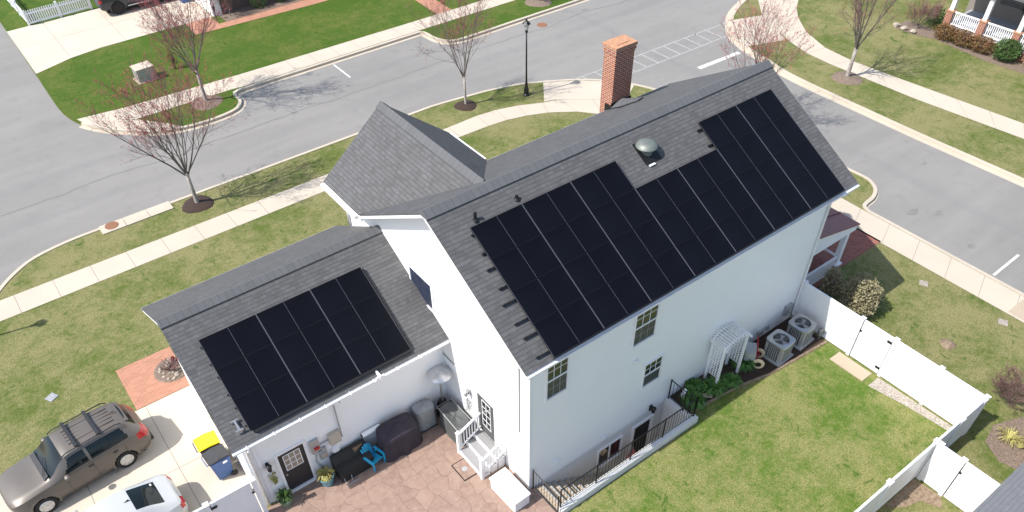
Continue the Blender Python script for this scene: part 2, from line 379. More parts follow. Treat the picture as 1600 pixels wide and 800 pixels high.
sheet('street', [(-150, -120), (200, -120), (200, 200), (-150, 200)], A0, 'asphalt', [WELL])
lawnA = kS+[(-14, -45)]
sheet('lawn', lawnA, 0, 'lawn', [WELL], .1)
lawnN = kN+[(60, 90)]
sheet('north_lawn', lawnN, 0, 'lawn_green', (), .1)
lawnE = kE+[(110, -45), (110, 60), (70, 60)]
sheet('east_lawn', lawnE, 0, 'lawn', (), .1)
def offset(pl, d):
    out = []; n = len(pl)
    for i in range(n):
        a = Vector(pl[max(i-1, 0)]); b = Vector(pl[min(i+1, n-1)]); t = (b-a).normalized(); out.append((pl[i][0]-t.y*d, pl[i][1]+t.x*d))
    return out
def kerb(name, pl, inward, wtop=.17, gw_=.2):
    a = offset(pl, -.006*inward); b = offset(pl, wtop*inward); c = offset(pl, -gw_*inward); n = len(pl); mb = MB(); vs = []
    for i in range(n): vs += [(*b[i], .0), (*b[i], .03), (*a[i], .022), (a[i][0], a[i][1], -.125)]
    mb.add(vs, [(4*i+k, 4*i+k+1, 4*i+5+k, 4*i+4+k) for i in range(n-1) for k in range(3)])
    struct(mb.build(name, 'kerb'))
    mb = MB(); mb.add([(*p, -.113) for p in a]+[(*p, -.114) for p in c], [(i, i+1, n+i+1, n+i) for i in range(n-1)]); struct(mb.build('gutter', 'kerb'))
sA = 1 if ring_area(lawnA) > 0 else -1; sN = 1 if ring_area(lawnN) > 0 else -1; sE = 1 if ring_area(lawnE) > 0 else -1
kerb('kerb', kS, sA, gw_=.10); kerb('kerb', [p for p in kN if p[1] < 33.2], sN, gw_=.22); kerb('kerb', kE, sE, .2, .3)
def walk(name, a, b, m='walk', step=1.5, z=.012, gap=.018, under=.006):
    """slabs between two polylines with the same number of points"""
    mb = MB(); la = []; acc = 0
    A = [Vector(p) for p in a]; B = [Vector(p) for p in b]
    segs = []
    for i in range(len(A)-1):
        L = ((A[i+1]-A[i]).length+(B[i+1]-B[i]).length)/2; n = max(1, round(L/step))
        for k in range(n): segs.append((A[i].lerp(A[i+1], k/n), A[i].lerp(A[i+1], (k+1)/n), B[i].lerp(B[i+1], k/n), B[i].lerp(B[i+1], (k+1)/n), L/n))
    for a0, a1, b0, b1, L in segs:
        g = gap/L/2
        q = [a0.lerp(a1, g), a0.lerp(a1, 1-g), b0.lerp(b1, 1-g), b0.lerp(b1, g)]
        mb.add([(*p, z) for p in q], [(0, 1, 2, 3)])
    o = struct(mb.build(name, m))
    n = len(a); mb = MB(); mb.add([(*p, under) for p in a]+[(*p, under) for p in b], [(i, i+1, n+i+1, n+i) for i in range(n-1)]); struct(mb.build(name+'_bed', 'joint'))
    return o
# near sidewalk
walk('sidewalk', [(-14, 20.35), (10.5, 20.25), (12.4, 20.3), (13.6, 20.15), (14.8, 19.8), (16.05, 19.2)], [(-14, 19.0), (10.5, 19.1), (12.3, 19.06), (13.4, 18.95), (14.5, 18.65), (15.6, 18.2)])
walk('corner_ramp', [(16.05, 19.2), (17.0, 18.9), (19.9, 16.6)], [(15.6, 18.2), (16.9, 17.3), (18.6, 15.2)])
struct(MB().poly([(16.2, 19.25, .012), (17.0, 18.92, .012), (19.9, 16.62, .012), (21.35, 17.55, .012), (20.5, 18.75, .012), (19.4, 19.8, .012), (18.1, 20.65, .012), (17.5, 20.95, .012)]).build('corner_landing', 'walk'))
walk('sidewalk', [(19.9, 16.6), (20.8, 14.5), (21.25, 12), (21.35, 8), (21.3, 2.6), (21.32, -45)], [(18.6, 15.2), (19.4, 13.6), (19.85, 11.5), (19.9, 8), (19.85, 2.0), (20.0, -45)])
walk('sidewalk', [(-3.5, 31.35), (-2.3, 31.45), (3.2, 31.38), (4.2, 31.25), (16, 31.25), (60, 31.0)], [(-4.35, 33.4), (-2.3, 33.1), (3.2, 32.85), (4.2, 32.8), (16, 32.6), (60, 32.4)])
struct(MB().poly([(-4.35, 33.4, .010), (-4.75, 33.45, .010), (-4.55, 32.75, .010), (-3.85, 31.7, .010), (-2.85, 30.65, .010), (-1.7, 29.7, .010), (-.5, 29.15, .010), (-1.0, 29.9, .010), (-2.2, 31.43, .010), (-3.5, 31.36, .010)]).build('corner_apron', 'walk'))
walk('sidewalk', [(46, 21.5), (41, 21.2), (38.5, 20.0), (36.6, 18.9), (35.2, 17.6), (33.95, 15.4), (33.4, 13.3), (33.3, 11.5), (33.7, 6), (34.3, 0), (34.5, -45)], [(46, 20.0), (41.5, 19.7), (39.3, 18.9), (37.2, 17.6), (36.0, 16.6), (35.2, 14.9), (34.75, 13.2), (34.7, 11.5), (35.1, 6), (35.7, 0), (36, -45)][::1]) if False else None
walk('sidewalk', [(39.5, 20.2), (37.0, 18.6), (35.88, 17.6), (34.5, 15.9), (33.6, 13.8), (33.4, 11.7), (33.6, 9.0), (34.3, 1.9), (34.6, -45)], [(37.0, 22.0), (34.3, 19.2), (33.4, 17.4), (32.6, 15.6), (32.15, 14.0), (32.05, 12.2), (32.25, 6.8), (32.85, 1.1), (33.2, -45)], 'walk')
struct(MB().poly([(30.3, 17.8, .010), (29.98, 16.9, .010), (32.6, 15.95, .010), (33.5, 17.5, .010), (34.4, 19.2, .010), (32.2, 19.95, .010), (31.2, 19.1, .010)]).build('ramp', 'walk'))
struct(MB().poly([(19.98, -8.2, .016), (21.3, -8.2, .016), (21.3, -5.05, .016), (19.98, -5.05, .016)]).build('sidewalk_patch', 'walk_old'))
sheet('back_yard_lawn', [(.22, -7.2), (13.05, -7.2), (13.05, -1.75), (12.2, -1.64), (10, -1.5), (8.6, -1.2), (7.4, -1.07), (6.34, -1.0), (6.34, -1.44), (.22, -1.44)], .006, 'lawn_yard')
# storm inlet slab
t = empty('storm_inlet', (-5.1, 22.5, 0), 0, 'concrete storm inlet slab with round rusty lid set in the kerb', 'storm drain')
mb = MB()
for i in range(3): mb.box(-1.66+i*1.08, -.6+i*1.08, -.33, .36, -.1, .045)
mb.build('slab', 'kerb', t); MB().lathe([(.30, .04), (.30, .056), (.27, .062)], 20, (-1.15, .08, 0)).build('lid', 'rust', t)
# road markings
def line(name, p, q, wd, m='paint_line', z=A0+.006):
    p = Vector(p); q = Vector(q); d = (q-p).normalized(); n = Vector((-d.y, d.x))*wd/2
    return MB().poly([(*(p+n), z), (*(q+n), z), (*(q-n), z), (*(p-n), z)])
for nm, p, q, wd in (('parking_line', (9.3, 28.65), (9.3, 30.7), .11), ('parking_line', (21.8, -3.5), (23.9, -3.45), .11), ('stop_line', (25.9, 16.85), (29.3, 16.75), .30)):
    struct(line(nm, p, q, wd).build(nm, 'paint_line'))
mb = MB()
for p, q, wd in [((19.2, 20.35), (31.9, 20.1), .10), ((20.6, 18.85), (30.7, 18.75), .10)]+[((19.9+i*.92, 20.3), (19.95+i*.92, 18.85), .12) for i in range(12)]:
    l = line('x', p, q, wd); mb.add(l.v, l.f)
    for k in range(len(mb.v)-4, len(mb.v)): mb.v[k] = (*mb.v[k][:2], A0+.006+(.002 if p[0] == q[0]-.05 else 0))
struct(mb.build('crosswalk_marking', 'paint_faint'))
o = MB().lathe([(.34, 0), (.34, .006)], 20, (22.49, 27.24, A0+.004)).build('manhole_cover', 'rust'); tag(o, 'round iron manhole cover in the street beyond the lamp post', 'manhole cover')
for k, (x, y, r) in enumerate(((23.1, 1.1, .28), (24.0, .3, .2), (26.2, 27.3, .25), (25.0, 27.9, .18), (22.9, -1.9, .2), (27.1, 3.0, .15))):
    rs = random.Random(k); struct(MB().poly([(x+math.cos(a)*r*rs.uniform(.5, 1.1)*1.6, y+math.sin(a)*r*rs.uniform(.4, .8), A0+.004) for a in [6.283*i/11 for i in range(11)]]).build('road_stain', 'stain'))
# driveways, paths, patio
def slabs(name, xs, ys, m, z=.014, gap=.02):
    mb = MB()
    for i in range(len(xs)-1):
        for j in range(len(ys)-1):
            x0, x1, y0, y1 = xs[i]+gap/2, xs[i+1]-gap/2, ys[j]+gap/2, ys[j+1]-gap/2
            mb.poly([(x0, y0, z), (x1, y0, z), (x1, y1, z), (x0, y1, z)])
    struct(mb.build(name, m)); struct(MB().poly([(xs[0], ys[0], z-.006), (xs[-1], ys[0], z-.006), (xs[-1], ys[-1], z-.006), (xs[0], ys[-1], z-.006)]).build(name+'_bed', 'joint'))
slabs('driveway', [-14, -11.3, -8.65, -7.0], [4.38, 7.75, 11.08], 'drive')
slabs('north_driveway', [-5.12, -2.9, .55, 3.4, 6.2], [41.6, 44.7, 47.75], 'drive')
struct(MB().poly([(-5.12, 40.4, .011), (-2.9, 41.25, .011), (-1, 41.55, .011), (3, 41.62, .011), (-5.12, 41.65, .011)]).build('driveway_flare', 'drive'))
struct(MB().poly([(-8.95, 11.1, .013), (-6.9, 11.1, .013), (-6.9, 13.48, .013), (-8.95, 13.48, .013)]).build('brick_paving', 'paver'))
struct(MB().poly([(4.4, 42.3, .012), (4.3, 39.6, .012), (12, 39.2, .012), (25, 39.1, .012), (25, 40.2, .012), (6.1, 40.25, .012), (6.1, 41.9, .012)]).build('brick_path', 'paver'))
struct(MB().poly([(17.95, 32.6, .015), (19.1, 32.6, .015), (19.35, 39.1, .015), (18.2, 39.1, .015)]).build('brick_path', 'paver'))
struct(MB().poly([(-9.5, -6, .012), (.178, -6, .012), (.178, .3, .012), (.3, .3, .012), (.3, 4.9, .012), (-9.5, 4.375, .012)]).build('patio', 'stamped'))
struct(MB().poly([(6.33, -.95, .015), (7.4, -1.02, .015), (8.6, -1.15, .015), (10, -1.45, .015), (12.2, -1.62, .015), (13, -1.7, .015), (13, .2, .015), (6.33, .2, .015)]).build('garden_bed', 'mulch'))
mbk = MB(); mbk.tube([(6.33, -.98, .02), (7.4, -1.05, .02), (8.6, -1.18, .02), (10, -1.48, .02), (12.2, -1.66, .02), (13, -1.72, .02)], .06, 6); struct(mbk.build('bed_edging', 'soil'))
struct(MB().poly([(12.35, -4.0, .014), (12.98, -4.0, .014), (13.02, -7.1, .014), (12.75, -7.1, .014), (12.6, -5.5, .014)]).build('gravel_strip', 'gravel'))
def walkstone(name, x0, x1, y0, y1, m, label, cat): return tag(MB().box(x0, x1, y0, y1, 0, .04).build(name, m, bevel=.01), label, cat)
walkstone('stepping_slab', 12.35, 12.95, -3.75, -2.35, 'walk_old', 'weathered concrete slab at the foot of the white fence gate', 'paving slab')
struct(MB().poly([(15.9, .62, .012), (19.95, .62, .012), (19.95, 2.6, .012), (15.9, 2.6, .012)]).build('brick_walk', 'paver_dark'))
sheet('fence_dirt', [(8.4, -7.35), (10.1, -7.3), (10.15, -8.2), (9.8, -8.5), (9.5, -7.9), (8.9, -7.75)], .012, 'soil')
sheet('planting_bed', [(12.9, -8.6), (13.3, -7.9), (14.2, -7.7), (15.3, -8.1), (15.6, -9.5), (13.2, -9.8)], .012, 'mulch_old')

# ---------------- the white house
HX, HY = 13.095, 7.842
H = empty('white_house', (0, 0, 0), 0, 'large white house with grey shingle roof, brick chimney and black solar panels', 'house')
RX0, RX1 = -.489, 13.584; FE = (-.467, 6.217); RG = (4.065, 8.737); BE = (8.309, 6.25)
def soff(p, d): return (p[0], p[1]-d)
mb = MB()
mb.prism([(0.0, -2.6), (HY, -2.6), (HY, 6.35), RG and (4.065, 8.55), (0.0, 6.3)], 'x', 0, HX)
mb.prism([(0.12, 6.2), (4.2, 6.2), (2.03, 7.9)], 'y', 7.7, 10.28) ; mb.box(0, 4.3, HY, 10.28, -.1, 6.22)
mb.box(-7.0, -.001, 4.62, 11.3, -.1, 3.55); mb.prism([(4.62, 3.5), (11.3, 3.5), (7.97, 5.45)], 'x', -7.0, -.002)
mb.build('wall', 'siding', H)
mb = MB().box(0.19, 6.1, -.012, .1, -2.5, -.02); mb.build('shaded_foundation', 'concrete_white', H)  # added foundation face; its greyer tone stands in for shadow on the lower wall
# soffit / fascia (white), then shingle skins on top
mb = MB()
def under(mb, prof, x0, x1, t0=.05, t1=.17):
    top = [soff(p, t0) for p in prof]; bot = [soff(p, t1) for p in prof][::-1]; mb.prism(top+bot, 'x', x0, x1)
under(mb, [FE, RG, BE], RX0+.01, RX1-.01); under(mb, [(4.15, 3.598), (7.966, 5.746), (11.669, 3.598)], -7.31, -.003)
mb.prism([(-.516, 6.23), (2.03, 8.26), (4.576, 6.23), (4.576, 6.07), (2.03, 8.1), (-.516, 6.07)], 'y', 8.1, 10.62)
mb.box(-.45, 0, .0, .0+.001, 6.0, 6.01)
mb.build('soffit', 'white', H)
def slope_part(name, quads, m='shingle', t=.05):
    mb = MB()
    for q in quads: mb.slab(q, t)
    return mb.build(name, m, H, uvf=uv_slope)
slope_part('main_roof', [[(RX0, *FE), (RX1, *FE), (RX1, *RG), (RX0, *RG)], [(RX1, *RG), (RX1, *BE), (RX0, *BE), (RX0, *RG)]])
WN = 10.64; yv = 8.27
slope_part('wing_roof', [[(-.526, WN, 6.285), (-.526, yv, 6.285), (2.03, 4.70, 8.315), (2.03, WN, 8.315)], [(2.03, WN, 8.315), (2.03, 4.70, 8.315), (4.586, yv, 6.285), (4.586, WN, 6.285)]])
GX0 = -7.323
slope_part('garage_roof', [[(GX0, 4.15, 3.598), (-.004, 4.15, 3.598), (-.004, 7.966, 5.746), (GX0, 7.966, 5.746)], [(-.004, 7.966, 5.746), (-.004, 11.669, 3.598), (GX0, 11.669, 3.598), (GX0, 7.966, 5.746)]])
# ridge vents
def cap_x(x0, x1, y, z, sf, sb, wd=.24, h=.055):
    mb = MB(); mb.prism([(y-wd, z-sf*wd+.01), (y-wd, z-sf*wd+h), (y, z+h+.015), (y+wd, z-sb*wd+h), (y+wd, z-sb*wd+.01)], 'x', x0, x1)
    mb.build('ridge_cap', 'cap', H, uvf=lambda c, n: (c.y, c.x))
cap_x(RX0-.005, RX1+.005, 4.065, 8.737, .556, .586); cap_x(GX0-.005, -.01, 7.966, 5.746, .563, .58, .22)
mb = MB(); mb.prism([(2.03-.2, 8.315-.795*.2+.01), (2.03-.2, 8.315-.795*.2+.05), (2.03, 8.38), (2.23, 8.315-.795*.2+.05), (2.23, 8.315-.795*.2+.01)], 'y', 4.75, WN+.01); mb.build('ridge_cap', 'cap', H, uvf=lambda c, n: (c.x, c.y))
# gutters
mb = MB()
def gutter(mb, x0, x1, y, z, s):  # s=-1 front
    mb.box(x0, x1, y+s*.012, y+s*.075, z-.12, z-.055)
gutter(mb, RX0, RX1, FE[0], FE[1], -1); gutter(mb, 4.6, RX1, BE[0], BE[1], 1)
gutter(mb, GX0, -.05, 4.15, 3.598, -1); gutter(mb, GX0, -.05, 11.669, 3.598, 1)
mb.box(-.64, -.545, 8.3, WN, 6.12, 6.23); mb.box(4.605, 4.70, 8.45, WN, 6.12, 6.23)
mb.build('gutter', 'white', H)
mb = MB(); 
for x in [(-6.9+i*.82) for i in range(8)]: mb.box(x, x+.025, 4.0, 4.2, 3.565, 3.585)
mb.build('gutter_hanger', 'white', H)
mb = MB().box(-2.62, -2.56, 3.98, 4.42, 3.57, 3.72).box(-2.72, -2.44, 4.02, 4.08, 3.58, 3.66); mb.build('conduit_bracket', 'white', H)
# downspouts
def spout(pts): MB().tube(pts, .042, 6).build('downspout', 'white', H, smooth=True)
spout([(13.0, -.5, 6.08), (13.0, -.45, 5.95), (13.0, -.06, 5.7), (13.0, -.055, .3), (13.0, -.25, .1)])
spout([(-6.9, 4.06, 3.45), (-6.9, 4.15, 3.3), (-6.9, 4.56, 3.1), (-6.9, 4.56, .1)])
spout([(.05, 10.4, 6.1), (-.06, 10.2, 5.8), (-.06, 10.2, 4.5)])
mb = MB()
for x0, y0 in ((-.012, -.012), (HX-.09, -.012), (-.012, 10.18), (-7.012, 4.608)): mb.box(x0, x0+.10, y0, y0+.10, -.0 if x0 > -1 else -.05, 6.1 if x0 > -1 else 3.5)
mb.box(-6.75, -6.62, 4.595, 4.61, 0, 3.45)
mb.build('corner_trim', 'white', H)
# chimney
MB().box(10.25, 11.17, 8.08, 8.70, 3, 8.45).build('chimney', 'brick', H, uvf=lambda c, n: ((c.x if abs(n.y) > .5 else c.y), c.z))
ch = [o for o in COL.objects if o.name == 'chimney'][0]
mb = MB()
for k, (z0, z1, e) in enumerate(((8.40, 8.47, .02), (8.47, 8.54, .045), (8.54, 8.61, .03), (8.61, 8.68, .06))): mb.box(10.25-e, 11.17+e, 8.08-e, 8.70+e, z0, z1)
mb.build('corbel', 'brick', ch, uvf=lambda c, n: ((c.x if abs(n.y) > .5 else c.y), c.z))
MB().box(10.19, 11.23, 8.02, 8.76, 8.68, 8.73).box(10.42, 11.0, 8.22, 8.56, 8.73, 8.75).build('cap', 'terracotta', ch)
MB().slab([(10.2, 8.06, 6.42), (10.71, 8.06, 6.66), (10.71, 7.2, 6.93), (10.1, 7.5, 6.76)], .03).slab([(10.71, 8.06, 6.66), (11.22, 8.06, 6.42), (11.3, 7.5, 6.76), (10.71, 7.2, 6.93)], .03).build('cricket', 'cap', H, uvf=uv_slope)
MB().box(10.2, 11.22, 8.045, 8.078, 6.25, 6.62).box(10.205, 10.247, 8.06, 8.4, 6.1, 6.5).build('flashing', 'black', H)
# roof fittings
def roofz(y): return 8.737+.556*(y-4.065)
t = MB().lathe([(.20, -.12), (.20, .12), (.33, .13), (.35, .17), (.31, .25), (.2, .31), (.08, .335), (0.01, .34)], 24, (6.98, 3.15, roofz(3.15))).build('attic_vent', 'vent_green', H, smooth=True, auto=True)
MB().slab([(6.65, 2.75, roofz(2.75)+.02), (7.3, 2.75, roofz(2.75)+.02), (7.3, 3.45, roofz(3.45)+.02), (6.65, 3.45, roofz(3.45)+.02)], .012).build('vent_flashing', 'black', H)
MB().box(6.72, 6.95, 2.66, 2.73, roofz(2.7)+.02, roofz(2.7)+.05).build('vent_tag', 'white', H)
for x, y in ((.74, 3.37), (2.2, 3.42)): MB().tube([(x, y, roofz(y)-.05), (x, y, roofz(y)+.25 if x < 1 else roofz(y)+.12)], .045, 10).lathe([(.11, -.03), (.06, .05)], 10, (x, y, roofz(y))).build('vent_pipe', 'black', H, smooth=True, auto=True)
g0 = 3.598+.563*(4.62-4.15)
mb = MB(); mb.box(-6.95, -6.73, 4.45, 4.49, g0, g0+.09); mb.box(-6.95, -6.73, 4.75, 4.79, g0+.1, g0+.2); mb.slab([(-6.87, 4.47, g0+.06), (-6.81, 4.47, g0+.06), (-6.81, 4.77, g0+.21), (-6.87, 4.77, g0+.21)], .03); mb.build('roof_bracket', 'steel', H)
# solar panels
def panel_array(px, so, yr, zr, slope, mw, mh, cells, rails):
    th = math.atan(slope); c, sn = math.cos(th), math.sin(th); ex = Vector((1, 0, 0)); ey = Vector((0, -c, -sn)); n = Vector((0, -sn, c))
    O0 = Vector((px, yr, zr))
    def mbq(mb, u0, u1, v0, v1, h0, h1):
        P = lambda u, v, h: tuple(ex*u+ey*v+n*h)
        vs = [P(u0, v0, h0), P(u1, v0, h0), P(u1, v1, h0), P(u0, v1, h0), P(u0, v0, h1), P(u1, v0, h1), P(u1, v1, h1), P(u0, v1, h1)]
        mb.add(vs, [(0, 3, 2, 1), (4, 5, 6, 7), (0, 1, 5, 4), (1, 2, 6, 5), (2, 3, 7, 6), (3, 0, 4, 7)])
    proto = None
    for (i, j) in cells:
        loc = O0+ex*(i*mw)+ey*(so+j*mh)
        if proto is None:
            g = .003
            mb = MB(); mbq(mb, g, mw-g, g, mh-g, .085, .120); o = mb.build('solar_panel', 'pframe', H)
            mb = MB(); mbq(mb, g+.012, mw-g-.012, g+.012, mh-g-.012, .120, .1215); mb.build('cell_sheet', 'cell', o)
            mb = MB(); mbq(mb, g, g+.013, g, mh-g, .1205, .124); mbq(mb, mw-g-.013, mw-g, g, mh-g, .1205, .124); mbq(mb, mw/2-.0045, mw/2+.0045, g+.01, mh-g-.01, .1216, .123); mb.build('edge_strip', 'pline', o)
            mb = MB(); mbq(mb, g+.014, mw-g-.014, g, g+.012, .1205, .1235); mbq(mb, g+.014, mw-g-.014, mh-g-.012, mh-g, .1205, .1235); mb.build('seam_strip', 'pseam', o)
            proto = o; o.location = loc
        else:
            c2 = copy_tree(proto, H); c2.location = loc
    for (u0, u1, v) in rails:
        mb = MB(); mbq(mb, u0, u1, so+v-.02, so+v+.02, .035, .08); 
        k = u0+.1
        while k < u1: mbq(mb, k-.02, k+.02, so+v-.04, so+v+.03, 0, .05); k += 1.2
        o = mb.build('mounting_rail', 'black', H); o.location = O0
    return mbq, O0
mw, mh = 1.765, 1.044
cells = [(i, j) for i in range(3) for j in range(4)]+[(i, j) for i in (3, 4) for j in (1, 2, 3)]+[(i, j) for i in (5, 6) for j in range(4)]
rails = [(-.06, 3*mw, .2), (-.10, 3*mw, .8)]+[(-(.42 if k > 1 else .24), 7*mw+.04, j*mh+d) for k, (j, d) in enumerate(((1, .22), (1, .82), (2, .22), (2, .82), (3, .22), (3, .82)))]+[(5*mw-.16, 7*mw+.04, .22), (5*mw-.16, 7*mw+.04, .82)]
mbq, O0 = panel_array(.404, .972, 4.065, 8.737, .556, mw, mh, cells, rails)
mb = MB(); mbq(mb, 0, 7*mw, .972+4*mh+.005, .972+4*mh+.03, .02, .118); o = mb.build('array_skirt', 'black', H); o.location = O0
gw, gh = 1.772, 1.026
mbq, O0 = panel_array(-6.612, 1.027, 7.966, 5.746, .563, gw, gh, [(i, j) for i in range(3) for j in range(3)], [(-.05, 3*gw+.05, j*gh+d) for j in range(3) for d in (.22, .8)])
mb = MB(); mbq(mb, .12, 3*gw-.02, 1.027+3*gh+.005, 1.027+3*gh+.10, .01, .10); mbq(mb, 3*gw+.02, 3*gw+.05, 1.1, 1.0+3*gh, .06, .11); o = mb.build('array_skirt', 'black', H); o.location = O0
# ---- windows (wall facing -y at y=y0, or facing -x at x=x0)
def wbox(mb, ax, pl, a0, a1, z0, z1, d0, d1):
    if ax == 'y': mb.box(a0, a1, pl-d1, pl-d0, z0, z1)
    else: mb.box(pl-d1, pl-d0, a0, a1, z0, z1)
def window(ax, pl, a0, a1, z0, z1, cols=3, rows=2, lowgrid=True, parent=None):
    P = parent or H; mb = MB(); fw_ = .07
    wbox(mb, ax, pl, a0-fw_, a0, z0-fw_, z1+fw_, -.01, .045); wbox(mb, ax, pl, a1, a1+fw_, z0-fw_, z1+fw_, -.01, .045)
    wbox(mb, ax, pl, a0, a1, z0-fw_, z0, -.01, .055); wbox(mb, ax, pl, a0, a1, z1, z1+fw_, -.01, .045)
    zm = (z0+z1)/2; wbox(mb, ax, pl, a0, a1, zm-.025, zm+.025, -.01, .038)
    o = mb.build('window', 'white', P)
    mb = MB(); wbox(mb, ax, pl, a0, a1, zm+.025, z1, -.01, .015); mb.build('upper_pane', 'glass', o)
    mb = MB(); wbox(mb, ax, pl, a0, a1, z0, zm-.025, -.01, .012); mb.build('lower_screen', 'screen', o)
    mb = MB(); 
    for k in range(1, cols):
        a = a0+(a1-a0)*k/cols; wbox(mb, ax, pl, a-.009, a+.009, zm+.026, z1-.001, .010, .024)
    for k in range(1, rows):
        z = zm+(z1-zm)*k/rows; wbox(mb, ax, pl, a0+.001, a1-.001, z-.009, z+.009, .010, .021)
    mb.build('muntin', 'white', o)
    if lowgrid:
        mb = MB()
        for k in range(1, cols):
            a = a0+(a1-a0)*k/cols; wbox(mb, ax, pl, a-.007, a+.007, z0+.001, zm-.026, .008, .0145)
        z = z0+(zm-z0)/2; wbox(mb, ax, pl, a0+.001, a1-.001, z-.007, z+.007, .008, .0135); mb.build('muntin', 'grey_plastic', o)
    return o
window('y', 0, .60, 1.33, 4.05, 5.52); window('y', 0, 3.98, 4.86, 4.1, 5.52); window('y', 0, 4.74, 5.50, 1.67, 2.73, lowgrid=False)
# basement slider + door
mb = MB(); wbox(mb, 'y', -.012, 2.95, 3.02, -1.45, -.38, 0, .05); wbox(mb, 'y', -.012, 4.05, 4.12, -1.45, -.38, 0, .05); wbox(mb, 'y', -.012, 3.02, 4.05, -1.45, -1.38, 0, .07); wbox(mb, 'y', -.012, 3.02, 4.05, -.45, -.38, 0, .05); wbox(mb, 'y', -.012, 3.5, 3.56, -1.38, -.45, 0, .04)
bw = mb.build('window', 'white', H); mb = MB(); wbox(mb, 'y', -.012, 3.02, 3.5, -1.38, -.45, 0, .012); wbox(mb, 'y', -.012, 3.56, 4.05, -1.38, -.45, 0, .012); mb.build('pane', 'glass', bw)
mb = MB(); wbox(mb, 'y', -.012, 4.58, 4.68, -2.5, -.35, 0, .06); wbox(mb, 'y', -.012, 5.48, 5.6, -2.5, -.35, 0, .06); wbox(mb, 'y', -.012, 4.68, 5.48, -.45, -.35, 0, .06); bd = mb.build('door_frame', 'white', H)
mb = MB(); wbox(mb, 'y', -.012, 4.68, 5.48, -2.5, -.45, 0, .01); mb.build('door', 'dark', bd)  # near-black sheet in place of the unlit open doorway
# gable window in the west wall
mb = MB(); wbox(mb, 'x', 0, 4.85, 4.92, 4.18, 5.36, -.01, .045); wbox(mb, 'x', 0, 6.14, 6.21, 4.18, 5.36, -.01, .045); wbox(mb, 'x', 0, 4.92, 6.14, 4.18, 4.24, -.01, .05); wbox(mb, 'x', 0, 4.92, 6.14, 5.3, 5.36, -.01, .045)
gwn = mb.build('window', 'white', H); mb = MB(); wbox(mb, 'x', 0, 4.92, 6.14, 4.24, 5.3, -.01, .012); gp = mb.build('pane', mat('blue_reflection_glass', (.012, .02, .05), .15, spec=.3, col2=(.03, .035, .055), nscale=3), gwn)  # dark blue reflection is put into the pane's base colour
# back door with half-light grille, west wall
mb = MB(); wbox(mb, 'x', 0, 1.66, 1.76, .55, 2.52, -.01, .05); wbox(mb, 'x', 0, 2.64, 2.74, .55, 2.52, -.01, .05); wbox(mb, 'x', 0, 1.76, 2.64, 2.42, 2.52, -.01, .05); df = mb.build('door_frame', 'white', H)
mb = MB(); wbox(mb, 'x', 0, 1.76, 2.64, .58, 2.42, -.01, .02); dd = mb.build('back_door', 'coverc', H)
mb = MB()
for a in (1.98, 2.2, 2.42): wbox(mb, 'x', 0, a-.011, a+.011, 1.0, 2.22, .02, .035)
for z in (1.0, 1.3, 1.61, 1.92, 2.22): wbox(mb, 'x', 0, 1.97, 2.43, z-.011, z+.011, .02, .033)
mb.build('muntin', 'white', dd)
mb = MB(); wbox(mb, 'x', 0, 1.98, 2.42, 1.0, 2.22, .02, .026); mb.build('pane', 'glass', dd)
# garage service door
gy = 4.62
mb = MB(); wbox(mb, 'y', gy, -6.24, -6.15, 0, 2.05, -.01, .045); wbox(mb, 'y', gy, -5.30, -5.21, 0, 2.05, -.01, .045); wbox(mb, 'y', gy, -6.15, -5.3, 1.96, 2.05, -.01, .045); wbox(mb, 'y', gy, -6.2, -5.25, 0, .1, 0, .09); mb.build('door_frame', 'white', H)
mb = MB(); wbox(mb, 'y', gy, -6.15, -5.30, .1, 1.96, -.01, .02); gd = mb.build('side_door', 'black_plastic', H)
mb = MB(); wbox(mb, 'y', gy, -6.0, -5.45, 1.1, 1.82, .02, .024); mb.build('pane', 'tan_curtain', gd)
mb = MB()
for k in range(4): a = -6.0+.55*k/3; wbox(mb, 'y', gy, a-.012, a+.012, 1.09, 1.83, .024, .036)
for k in range(4): z = 1.1+.72*k/3; wbox(mb, 'y', gy, -6.01, -5.44, z-.012, z+.012, .024, .034)
mb.build('muntin', 'white', gd)
MB().lathe([(.03, -.07), (.03, -.02)], 10, (-6.06, gy, .95), 'y').build('door_knob', 'steel', gd)
# wall lamps
def wall_lamp(ax, a, pl, z, m='black'):
    mb = MB(); 
    pts = {'y': lambda d, b: (a+b, pl-d), 'x': lambda d, b: (pl-d, a+b)}[ax]
    x, y = pts(.03, 0); mb.box(x-.05, x+.05, y-.05, y+.03, z-.12, z+.12) if ax == 'y' else mb.box(x-.05, x+.03, y-.05, y+.05, z-.12, z+.12)
    x, y = pts(.17, 0); mb.lathe([(.02, z+.16), (.10, z+.10), (.085, z+.08), (.06, z-.12), (.03, z-.16)], 8, (x, y, 0))
    return mb.build('wall_lamp', m, H)
wall_lamp('y', 5.38, 0, .15); wall_lamp('y', -6.5, gy, 1.8); wall_lamp('x', 3.12, 0, 2.0, 'grey_metal')
mb = MB(); random.seed(3)
for k in range(40): a = random.uniform(-.1, .1); z = 1.15+random.uniform(-.28, .22); mb.tube([(-6.47+a, gy-.02, z), (-6.47+a+random.uniform(-.06, .06), gy-.09, z+random.uniform(-.08, .08))], .018, 4)
tag(mb.build('hanging_wreath', 'leaf_yellow'), 'small yellow green garland hung on the wall beside the black door', 'garland')
mb = MB()
for k in range(26): a = random.uniform(-.14, .14); z = 1.3+random.uniform(-.3, .25); mb.tube([(-.02, 3.2+a, z), (-.08, 3.2+a+random.uniform(-.05, .05), z-.12)], .013, 4)
tag(mb.build('wind_chime', 'grey_metal'), 'grey wind chime hung beside the back door steps', 'wind chime')
